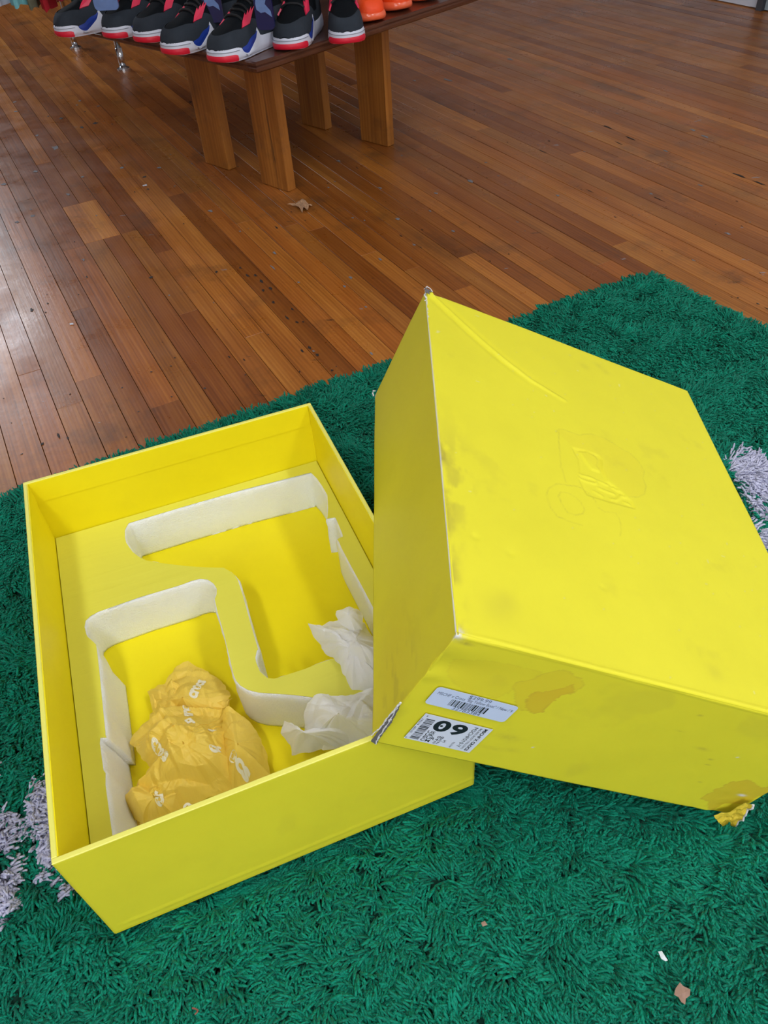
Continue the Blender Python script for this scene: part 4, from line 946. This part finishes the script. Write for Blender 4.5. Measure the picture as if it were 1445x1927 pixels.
for i, (px) in enumerate([(431, 321), (543, 362), (613, 245), (730, 277)]):
    q = U(px, 0)-TC; x, y = q@e1, q@e2                       # corner nearest the viewer; the board runs away along e2
    m = MB(); L_, Wd, Th = .449, .143, .036; nz, nw = 12, 5; V = []; Fc = []
    ringp = [(0, 0), (Wd*.33, 0), (Wd*.66, 0), (Wd, 0), (Wd, Th), (Wd*.66, Th), (Wd*.33, Th), (0, Th)]
    for k in range(nz+1):
        t = k/nz
        for (a, b) in ringp:                                  # local X runs up the leg so the grain does too
            wob = .0028*(vnoise(t*9+i*7, a*12+b*50)-.5)
            V.append((t*L_, (Wd-a)+wob+(.012*t if i % 2 == 0 else 0)*(1 if a < .02 else 0)*0, b+wob))
    r = len(ringp)
    for k in range(nz):
        for j in range(r): l = (j+1) % r; Fc.append((k*r+j, k*r+l, (k+1)*r+l, (k+1)*r+j))
    Fc.append(tuple(range(r-1, -1, -1))); Fc.append(tuple(nz*r+j for j in range(r)))
    # local X up, local Y = -e2 side, local Z = e1
    o = link_mesh('leg', V, [f[::-1] for f in Fc], M_LEG, BENCH)
    o.matrix_local = Matrix(((0, 0, 1, x), (0, 1, 0, y), (1, 0, 0, .001), (0, 0, 0, 1)))
    c = [(1.0, .95, .85), (1.05, 1.0, .9), (.85, .8, .75), (1.0, .95, .85)][i]; o.color = (*c, 1)
    bv_m = o.modifiers.new('bevel', 'BEVEL'); bv_m.width = .002; bv_m.segments = 2

# ------------------------------------------------------------------ sneakers
M_SUEDE = simple('grey_suede', (.030, .038, .050), .9, bump=(300, .3), var=(30, .25), spec=.2)
M_BLACK = simple('black_nubuck', (.0035, .0055, .008), .85, bump=(260, .3), spec=.15)
M_MID = simple('white_midsole', (.66, .69, .80), .45)
M_REDR = simple('red_rubber', (.70, .008, .035), .45)
M_BLUE = simple('blue_midsole_insert', (.012, .045, .33), .4)
M_WING = simple('red_plastic_wing', (.78, .03, .09), .4)
M_LACE = simple('black_lace', (.008, .009, .011), .8)
M_LINE = simple('stitch_line', (.22, .24, .28), .7)
M_ORU = simple('orange_knit', (1.0, .075, .004), .55, bump=(380, .5, .001))
M_ORS = simple('orange_translucent_sole', (.95, .15, .055), .22, coat=.5)
OUT = [(0, 0), (-.004, .022), (-.016, .039), (-.04, .050), (-.08, .054), (-.12, .049), (-.17, .043), (-.22, .041), (-.26, .036), (-.283, .024), (-.29, 0), (-.283, -.022), (-.26, -.033), (-.22, -.036), (-.17, -.036), (-.12, -.041), (-.08, -.048), (-.04, -.046), (-.016, -.036), (-.004, -.021)]
def spline_closed(P, n):
    P = np.array(P); m_ = len(P); out = []
    for i in range(n):
        t = i/n*m_; k = int(t); f = t-k; p0, p1, p2, p3 = P[k-1], P[k % m_], P[(k+1) % m_], P[(k+2) % m_]
        out.append(.5*((2*p1)+(-p0+p2)*f+(2*p0-5*p1+4*p2-p3)*f*f+(-p0+3*p1-3*p2+p3)*f**3))
    return np.array(out)
OL = spline_closed(OUT, 96)
ON = []
for i in range(96):
    t = OL[(i+1) % 96]-OL[i-1]; t /= np.hypot(*t); nn = np.array([t[1], -t[0]]);
    if nn@(OL[i]-np.array([-.14, 0])) < 0: nn = -nn
    ON.append(nn)
ON = np.array(ON)
xs_h = [0, -.008, -.02, -.045, -.075, -.10, -.13, -.165, -.20, -.235, -.27, -.29]; hs_h = [.034, .048, .062, .072, .082, .095, .115, .135, .142, .128, .138, .120]
def hgt(x): return float(np.interp(-x, [-a for a in xs_h], hs_h))
def wid(x, side):
    sel = [(p[0], abs(p[1])) for p in OL if (p[1] >= 0) == (side > 0)]; sel.sort(key=lambda q: -q[0])
    return float(np.interp(-x, [-a for a, _ in sel], [b for _, b in sel]))
def usurf(x, ph, d=0.0):                      # point of the upper at station x and angle ph (0 = left side, pi = right side)
    s_ = 1 if ph < math.pi/2 else -1; w = max(.004, wid(x, s_)-.002+d); h = hgt(x)+d; z0 = .022
    e = .55 if x > -.05 else (.55+.35*min(1, (-.05-x)/.12))
    c, s = math.cos(ph), math.sin(ph); yy = s_*w*(abs(c)**e); zz = z0+(h-z0)*(s**.8)
    return (x, yy, zz)
def mid_h(x):                                # top line of the white midsole
    return float(np.interp(-x, [0, .045, .060, .072, .085, .128, .140, .152, .2, .29], [.034, .035, .033, .018, .015, .042, .062, .042, .040, .046]))
def make_sneaker(label, group):
    t = empty('sneaker', label, 'shoe', group)
    # outsole
    m = MB(); n = 96; V = [(*(OL[i]-ON[i]*.003), .001+.004*max(0, 1+OL[i][0]/.03)) for i in range(n)]+[(*(OL[i]-ON[i]*.001), .009+.003*max(0, 1+OL[i][0]/.03)) for i in range(n)]
    Fc = [(i, (i+1) % n, (i+1) % n+n, i+n) for i in range(n)]+[tuple(range(n-1, -1, -1)), tuple(n+i for i in range(n))]
    Fc = [f[::-1] for f in Fc]; m.add(V, Fc); m.build('outsole', M_MID, t)
    # midsole wall
    prof = [(.004, -.002), (.010, .002), (.45, .0026), (.8, .0012), (1.0, -.0012), (1.0, -.006)]
    V = []
    for z, d in prof:
        for i in range(n):
            hh = mid_h(OL[i][0]); zz = z if z < .3 else z*hh
            if z < .3: zz += .003*max(0, 1+OL[i][0]/.03)
            V.append((*(OL[i]+ON[i]*d), max(zz, .0042)))
    Fc = [(k*n+i, k*n+(i+1) % n, (k+1)*n+(i+1) % n, (k+1)*n+i) for k in range(len(prof)-1) for i in range(n)]
    link_mesh('midsole', V, [f[::-1] for f in Fc], M_MID, t, True)
    # red toe rubber, blue side inserts, stitched groove
    def band(name, lo_, hi_, off, mat, sel):
        V = []; idx = {}; Fc = []; rows_ = 5
        ids = [i for i in range(-48, 48) if sel(OL[i % 96])]
        for c, i in enumerate(ids):
            p, nn = OL[i % 96], ON[i % 96]
            for k in range(rows_):
                f = k/(rows_-1); z = lo_(p)*(1-f)+hi_(p)*f; bul = off*(math.sin(math.pi*min(1, max(0, f*.8+.1)))**.5); V.append((*(p+nn*bul), z))
            V.append((*(p-nn*.004), hi_(p)-.0003)); V.append((*(p-nn*.004), lo_(p)))
        q = rows_+2
        for c in range(len(ids)-1):
            if ids[c+1]-ids[c] != 1: continue
            for k in range(q): l = (k+1) % q; Fc.append((c*q+k, (c+1)*q+k, (c+1)*q+l, c*q+l))
        Fc.append(tuple(range(q))); Fc.append(tuple((len(ids)-1)*q+k for k in range(q-1, -1, -1)))
        return link_mesh(name, V, Fc, mat, t)
    band('red_toe_rubber', lambda p: .003+.003*max(0, 1+p[0]/.03), lambda p: .0195-.006*max(0, (-p[0]-.035)/.02), .0042, M_REDR, lambda p: p[0] > -.052)
    band('stitched_groove', lambda p: .0262, lambda p: .0274, .0032, M_LINE, lambda p: p[0] > -.058)
    for s_ in (1, -1):
        V = []; Fc = []; NXX = 12
        for k in range(NXX+1):
            x = -.064-(.136-.064)*k/NXX; a = math.sin(math.pi*k/NXX)**.6 if 0 < k < NXX else 0
            y = wid(x, s_)*s_; lo_ = mid_h(x)-.004; top = max(mid_h(x)+.0008, mid_h(x)+.024*a*(1-.45*k/NXX))
            for j, f in enumerate((0, .5, 1)):
                V.append((x, y+s_*(.0022*math.sin(math.pi*(.25+.6*f))-.001), lo_+(top-lo_)*f))
        for k in range(NXX):
            for j in range(2): a = k*3+j; f = (a, a+3, a+4, a+1); Fc.append(f if s_ < 0 else f[::-1])
        link_mesh('blue_insert', V, Fc, M_BLUE, t)
    # upper (black) and mudguard (grey), same shell, the guard a little proud
    NX, NP = 46, 28; XX = [-.2885*((k/NX)**1.25) for k in range(NX+1)]; XX[0] = -.0012
    def shell(name, mat, d, keep):
        V = [usurf(x, math.pi*j/NP, d) for x in XX for j in range(NP+1)]; Fc = []
        for k in range(NX):
            for j in range(NP):
                f = (k*(NP+1)+j, k*(NP+1)+j+1, (k+1)*(NP+1)+j+1, (k+1)*(NP+1)+j); c = np.mean([V[i] for i in f], 0)
                if keep(c): Fc.append(f)
        Fc2 = list(Fc)
        if keep((0, 0, .03)): Fc2.append(tuple(range(NP, -1, -1)))
        return link_mesh(name, V, Fc2, mat, t, True)
    def shell_below(name, mat, d, top):                    # the shell cut off cleanly along a curved line
        V = [usurf(x, math.pi*j/NP, d) for x in XX for j in range(NP+1)]; g = [v[2]-top(v) for v in V]; Fc = []; cut = {}
        quads = [(k*(NP+1)+j, k*(NP+1)+j+1, (k+1)*(NP+1)+j+1, (k+1)*(NP+1)+j) for k in range(NX) for j in range(NP)]+[tuple(range(NP, -1, -1))]
        for f in quads:
            out = []
            for a, b in zip(f, f[1:]+f[:1]):
                if g[a] <= 0: out.append(a)
                if (g[a] <= 0) != (g[b] <= 0):
                    key = (min(a, b), max(a, b))
                    if key not in cut:
                        q = g[a]/(g[a]-g[b]); V.append(tuple(V[a][i]+(V[b][i]-V[a][i])*q for i in range(3))); cut[key] = len(V)-1
                    out.append(cut[key])
            if len(out) > 2: Fc.append(tuple(out))
        return link_mesh(name, V, Fc, mat, t, True)
    shell('upper', M_BLACK, 0, lambda c: not (c[0] < -.195 and c[0] > -.275 and c[2] > .118))
    shell_below('mudguard', M_SUEDE, .0016, lambda v: .0635+.012*min(1, abs(v[1])/.046)**2*(1 if v[0] > -.06 else max(0, 1-(-.06-v[0])/.05))+.022*max(0, math.sin(math.pi*min(1, max(0, (-v[0]-.085)/.085))))+(.03 if v[0] < -.2 else 0))
    # plastic wings beside the lacing
    for s_ in (1, -1):
        base = [(-.100, .0), (-.126, -.14), (-.150, .02), (-.160, .07), (-.143, .06), (-.151, .14), (-.134, .10), (-.140, .19), (-.123, .13), (-.127, .24), (-.110, .15)]
        def mp(x, a, d):
            x = -.122+(x+.122)*1.2+.012; a = .07+(a-.09)*1.35
            ph = math.pi*.255+a*.9; ph = ph if s_ > 0 else math.pi-ph; return usurf(x, ph, d)
        c = (-.124, .02); V = [mp(*c, .0055)]+[mp(x, a, .0050) for x, a in base]+[mp(x, a, .0008) for x, a in base]; k = len(base)
        Fc = [(0, 1+i, 1+(i+1) % k) for i in range(k)]+[(1+i, 1+k+i, 1+k+(i+1) % k, 1+(i+1) % k) for i in range(k)]
        if s_ < 0: Fc = [f[::-1] for f in Fc]
        link_mesh('eyelet_wing', V, Fc, M_WING, t)
    m = MB()
    for i, x in enumerate((-.098, -.113, -.128, -.143, -.158, -.173)):
        pts = [usurf(x-(.006 if i % 2 else 0)*(1 if q > 0 else -1)*q, math.pi*(.5+.19*q), .0035) for q in np.linspace(-1, 1, 7)]; m.tube(pts, .0033, 6)
    m.build('laces', M_LACE, t)
    # tongue and collar
    m = MB(); m.add([(-.150, -.026, .118), (-.150, .026, .118), (-.185, .030, .190), (-.185, -.030, .190), (-.158, -.026, .113), (-.158, .026, .113), (-.196, .030, .186), (-.196, -.030, .186)],
                    [(0, 1, 2, 3), (7, 6, 5, 4), (0, 4, 5, 1), (1, 5, 6, 2), (2, 6, 7, 3), (3, 7, 4, 0)])
    m.build('tongue', M_BLACK, t)
    m = MB(); pts = []
    for k in range(25):
        a = 2*math.pi*k/24; pts.append((-.235+.043*math.cos(a), .031*math.sin(a), .132+.008*math.cos(a*2)))
    m.tube(pts, .007, 8, False); m.build('collar', M_SUEDE, t)
    return t
def copy_tree(o, parent=None):
    c = o.copy(); COL.objects.link(c)
    if parent is not None: c.parent = parent; c.matrix_parent_inverse = o.matrix_parent_inverse.copy()
    for ch in list(o.children): copy_tree(ch, c)
    return c
black = [((-.905, 2.905), 208, 'black and grey sneaker farthest left on the bench, toe over the edge'),
         ((-.728, 2.818), 224, 'black and grey sneaker second from the left end of the bench row'),
         ((-.612, 2.722), 228, 'black and grey sneaker third from the left, half hidden behind its right neighbour'),
         ((-.502, 2.545), 226, 'black and grey sneaker fourth from the left, over the bench leg'),
         ((-.352, 2.413), 231, 'black and grey sneaker nearest the viewer at the bench corner with blue side insert'),
         ((-.160, 2.478), 254, 'black and grey sneaker facing straight out just right of the bench corner'),
         ((.012, 2.490), 273, 'black and grey sneaker at the right end of its row beside the orange ones')]
proto = make_sneaker(black[0][2], 'black and grey sneakers along the bench edge')
for i, ((x, y), h, lab) in enumerate(black):
    o = proto if i == 0 else copy_tree(proto)
    o['label'] = lab; r = math.radians(h); o.location = (x+.010*math.cos(r), y+.010*math.sin(r), TABZ+.0008); o.rotation_euler = (0, 0, r)
def make_orange(label):
    t = empty('sneaker', label, 'shoe', 'orange sneakers behind the black ones')
    n = 96; prof = [(.001, -.006), (.005, .0), (.012, .002), (.020, .000), (.026, -.004)]; V = []
    for z, d in prof:
        for i in range(n): V.append((*(OL[i]+ON[i]*d), z+.006*max(0, 1+OL[i][0]/.05)*(1 if z < .02 else .8)))
    Fc = [((k+1)*n+i, (k+1)*n+(i+1) % n, k*n+(i+1) % n, k*n+i) for k in range(len(prof)-1) for i in range(n)]+[tuple(range(n))]
    link_mesh('sole', V, Fc, M_ORS, t, True)['label'] = 'glossy translucent pink orange sole'
    NX, NP = 40, 24; V = [(lambda p: (p[0], p[1]*.97, p[2]*.92+.004))(usurf(-.0015-.286*((k/NX)**1.25), math.pi*j/NP, -.001)) for k in range(NX+1) for j in range(NP+1)]
    Fc = [(k*(NP+1)+j, k*(NP+1)+j+1, (k+1)*(NP+1)+j+1, (k+1)*(NP+1)+j) for k in range(NX) for j in range(NP)]+[tuple(range(NP, -1, -1))]
    link_mesh('upper', V, Fc, M_ORU, t, True)
    m = MB()
    for i, x in enumerate((-.105, -.122, -.139, -.156)):
        m.tube([(lambda p: (p[0], p[1]*.97, p[2]*.92+.004))(usurf(x, math.pi*(.5+.18*q), .003)) for q in np.linspace(-1, 1, 7)], .003, 6)
    m.build('laces', M_ORU, t); return t
orange = [((.105, 2.715), 292, 'bright orange sneaker touching the last black sneaker'), ((.200, 2.835), 297, 'middle one of the three bright orange sneakers on the bench'), ((.305, 2.945), 302, 'bright orange sneaker farthest right on the bench')]
op = make_orange(orange[0][2])
for i, ((x, y), h, lab) in enumerate(orange):
    o = op if i == 0 else copy_tree(op); o['label'] = lab; r = math.radians(h); o.location = (x, y, TABZ+.0008); o.rotation_euler = (0, 0, r)
# cloudy blue shoe inserts / tags standing between the sneakers
M_NAVY = simple('navy_plastic', (.004, .010, .075), .3, coat=.4)
M_SKY = simple('pale_blue_plastic', (.14, .24, .50), .3, var=(30, .3), coat=.4)
def tag_card(px, w, h, face_deg, label, mat, mark=True, z=TABZ+.001):
    c = U(px, z); a = math.radians(face_deg); fx = np.array([math.cos(a+math.pi/2), math.sin(a+math.pi/2), 0]); fn = np.array([math.cos(a), math.sin(a), 0])
    t = empty('hang_tag', label, 'tag', 'blue tags between the sneakers', M=frame(c, fx, fn, np.array([0, 0, 1.])))
    # fx, fn, z : fx = facing dir + 90
    m = MB(); poly = []
    for cx_, cy_, a0 in ((w/2-.012, h-.012, 0), (-w/2+.012, h-.012, 90), (-w/2+.012, .012, 180), (w/2-.012, .012, 270)):
        for k in range(5): an_ = math.radians(a0+22.5*k); poly.append((cx_+.012*math.cos(an_), cy_+.012*math.sin(an_)))
    m.prism(poly, -.004, .004); V = [(x, z_, y) for x, y, z_ in m.v]; link_mesh('tag_body', V, [f[::-1] for f in m.f], mat, t)
    if mark:
        sw = [(-.020, .062), (-.019, .048), (-.008, .040), (.004, .042), (.022, .030), (.020, .044), (.006, .060), (.012, .074), (-.006, .084), (-.016, .080)]
        m = MB(); m.prism(sw, 0, .0008); V = [(x, .0046+z_, y) for x, y, z_ in m.v]; link_mesh('light_mark', V, [f[::-1] for f in m.f], M_SKY, t)
    return t
tag_card((405, 42), .056, .13, 262, 'navy tag with pale blue mark, left of the nearest sneaker', M_NAVY, True, .535)
tag_card((502, 56), .050, .15, 255, 'navy tag with pale blue mark, right of the nearest sneaker', M_NAVY, True, .545)
tag_card((203, 19), .075, .11, 262, 'pale blue tag behind the leftmost sneaker', M_SKY, False, .56)

# ------------------------------------------------------------------ clothes rack at the far left
M_CHROME = simple('chrome', (.62, .63, .65), .16, 1.0)
RACK = empty('clothes_rack', 'chrome clothes rack whose two footed posts stand behind the bench', 'rack')
posts = [U((233, 131)), U((143, 91))]; away = np.array([-1.25, -.28, 0]); posts += [posts[0]+away, posts[1]+away]
RACK.location = Vector(posts[0])
def rel(p): return np.array(p)-posts[0]
for p in posts:
    m = MB(); m.tube([rel(p)+[0, 0, .014], rel(p)+[0, 0, .10]], .017, 12); m.tube([rel(p)+[0, 0, .10], rel(p)+[0, 0, 1.42]], .014, 12); m.build('post', M_CHROME, RACK, True)
    m = MB(); m.tube([rel(p)+[0, 0, .0005], rel(p)+[0, 0, .008], rel(p)+[0, 0, .014]], [.032, .032, .018], 16); m.build('foot', M_CHROME, RACK)
for a, b in ((0, 1), (2, 3), (0, 2), (1, 3)):
    m = MB(); m.tube([rel(posts[a])+[0, 0, 1.42], rel(posts[b])+[0, 0, 1.42]], .012, 10); m.build('rail', M_CHROME, RACK, True)
def garment(px, zh, half, thick, col, name, label, cat, seed, yaw=95, rag=.03):
    best = min(np.arange(.15, .7, .01), key=lambda z: abs((lambda q: q[1]-(posts[0][1]+.224*(q[0]-posts[0][0])))(U(px, z))))
    zh = float(best); c = U(px, zh); m_ = simple(name+'_cloth', col, .85, bump=(160, .3), var=(12, .15)); a = math.radians(yaw); d = np.array([math.cos(a), math.sin(a), 0]); nn = np.array([-d[1], d[0], 0])
    NU, NZ = 36, 14; V = []
    for k in range(NZ+1):
        z = zh+(1.36-zh)*k/NZ; sh_ = 1 if k < NZ-2 else (.8 if k == NZ-2 else (.5 if k == NZ-1 else .12))
        for i in range(NU):
            w = 2*math.pi*i/NU; f = .5+.5*math.cos(w*5+seed+k*.08); x = half*math.cos(w)*sh_; y = thick*math.sin(w)*(.55+.6*f)*sh_
            p = c+d*x+nn*y; V.append((p[0], p[1], z+(rag*(vnoise(w*1.6+seed, 3)-.5) if k == 0 else 0)))
    Fc = [(k*NU+i, k*NU+(i+1) % NU, (k+1)*NU+(i+1) % NU, (k+1)*NU+i) for k in range(NZ) for i in range(NU)]+[tuple(NZ*NU+i for i in range(NU))]
    V = [tuple(np.array(v)-np.array([c[0], c[1], 0])) for v in V]
    t = empty(name, label, cat, 'clothes hanging on the rack', loc=(c[0], c[1], 0)); link_mesh('cloth', V, Fc, m_, t, True)
    m = MB(); m.tube([(0, 0, 1.355), (0, 0, 1.39), (.004, 0, 1.41), (0, 0, 1.434), (-.012, 0, 1.436)], .002, 6); m.build('hanger_hook', M_CHROME, t); return t
garment((0, 5), .36, .12, .058, (.70, .72, .85), 'shirt', 'white shirt hem at the far left end of the rack', 'shirt', 1, 92, .01)
garment((43, 4), .37, .12, .042, (.22, .62, .68), 'shirt', 'pale turquoise shirt hanging next to the white one', 'shirt', 3, 92, .02)
garment((69, 10), .33, .10, .024, (.16, .17, .11), 'trousers', 'olive green trousers hanging beside the turquoise shirt', 'trousers', 5, 92, .015)
garment((95, 12), .32, .10, .028, (.42, .008, .02), 'jacket', 'red jacket hem hanging right of the olive trousers', 'jacket', 7, 92, .02)
garment((119, -4), .36, .10, .022, (.30, .012, .03), 'jacket', 'dark red jacket hanging next to the chrome post', 'jacket', 11, 92, .015)
garment((150, 0), .34, .10, .03, (.01, .06, .045), 'jacket', 'dark green jacket hanging behind the sneaker row', 'jacket', 13, 92, .01)

# ------------------------------------------------------------------ small litter
def litter(name, pts, z, mat, label, cat, curl=.003, th=.0006, seed=1):
    P = [U(p, z) for p in pts]; c = np.mean(P, 0); V = [(0, 0, curl)]; Fc = []; Q = []
    for i in range(len(P)):
        a, b = P[i]-c, P[(i+1) % len(P)]-c
        for k in range(3): Q.append(a+(b-a)*k/3)
    if sum(Q[i][0]*Q[(i+1) % len(Q)][1]-Q[(i+1) % len(Q)][0]*Q[i][1] for i in range(len(Q))) < 0: Q = Q[::-1]
    n = len(Q)
    for r in range(1, 5):
        for q in Q: f = r/4; V.append((q[0]*f, q[1]*f, curl*(1-f)+curl*1.4*vnoise(q[0]*90*f+seed, q[1]*90*f)*f))
    top = len(V); V += [(x, y, zz-th) for x, y, zz in V]
    for j in range(n): k = (j+1) % n; Fc.append((0, 1+j, 1+k)); Fc.append((top, top+1+k, top+1+j))
    for r in range(3):
        for j in range(n):
            k = (j+1) % n; f = (1+r*n+j, 1+(r+1)*n+j, 1+(r+1)*n+k, 1+r*n+k); Fc.append(f); Fc.append(tuple(x+top for x in f[::-1]))
    for j in range(n): k = (j+1) % n; b = 1+3*n; Fc.append((b+k, b+j, top+b+j, top+b+k))
    zmin = min(v[2] for v in V); V = [(x, y, zz-zmin) for x, y, zz in V]
    o = link_mesh(name, V, Fc, mat); o.location = Vector((c[0], c[1], z+.0004)); tag(o, label, cat); return o
M_LEAF = simple('dry_leaf', (.42, .24, .13), .7, bump=(90, .5), var=(60, .3)); M_BCARD = simple('brown_card', (.36, .22, .17), .85, bump=(400, .3), var=(80, .15)); M_SCRAP = simple('white_scrap', (.75, .80, .88), .6)
litter('dry_leaf', [(541,390),(556,388),(563,380),(571,379),(578,385),(588,388),(582,391),(579,399),(571,396),(569,401),(565,396),(557,391)], 0, M_LEAF, 'small dry brown leaf on the wood floor in front of the bench', 'leaf', .010)
litter('cardboard_scrap', [(1279,1849),(1285,1856),(1298,1863),(1297,1875),(1290,1880),(1288,1892),(1281,1887),(1276,1877),(1268,1872),(1271,1860)], .034, M_BCARD, 'brown torn cardboard scrap on the green rug, lower right', 'scrap', .002)
litter('paper_scrap', [(1238,1791),(1245,1790),(1251,1800),(1256,1808),(1252,1810),(1244,1805)], .034, M_SCRAP, 'tiny white paper scrap on the rug above the brown cardboard scrap', 'scrap', .002)
litter('paper_scrap', [(905,1737),(912,1733),(917,1741),(908,1744)], .033, M_BCARD, 'tiny brownish paper scrap on the rug below the boxes', 'scrap', .001)
litter('paper_scrap', [(268,349),(276,347),(277,350),(269,351)], 0, M_SCRAP, 'tiny white sliver on the floor right of the pale patch board', 'scrap', .001)
litter('paper_scrap', [(131,609),(137,608),(139,611),(132,612)], 0, M_SCRAP, 'tiny white sliver on the floor near the left edge', 'scrap', .001)
m = MB(); P = [U(p, .035) for p in [(362,1897),(368,1899),(374,1903),(373,1908),(370,1912)]]; c = P[0]; m.tube([p-c+np.array([0, 0, .002*i]) for i, p in enumerate(P)], .0009, 6)
o = m.build('loose_thread', simple('reddish_thread', (.35, .12, .09), .8)); o.location = Vector(c); tag(o, 'short reddish curled thread on the rug at the bottom of the view', 'thread')
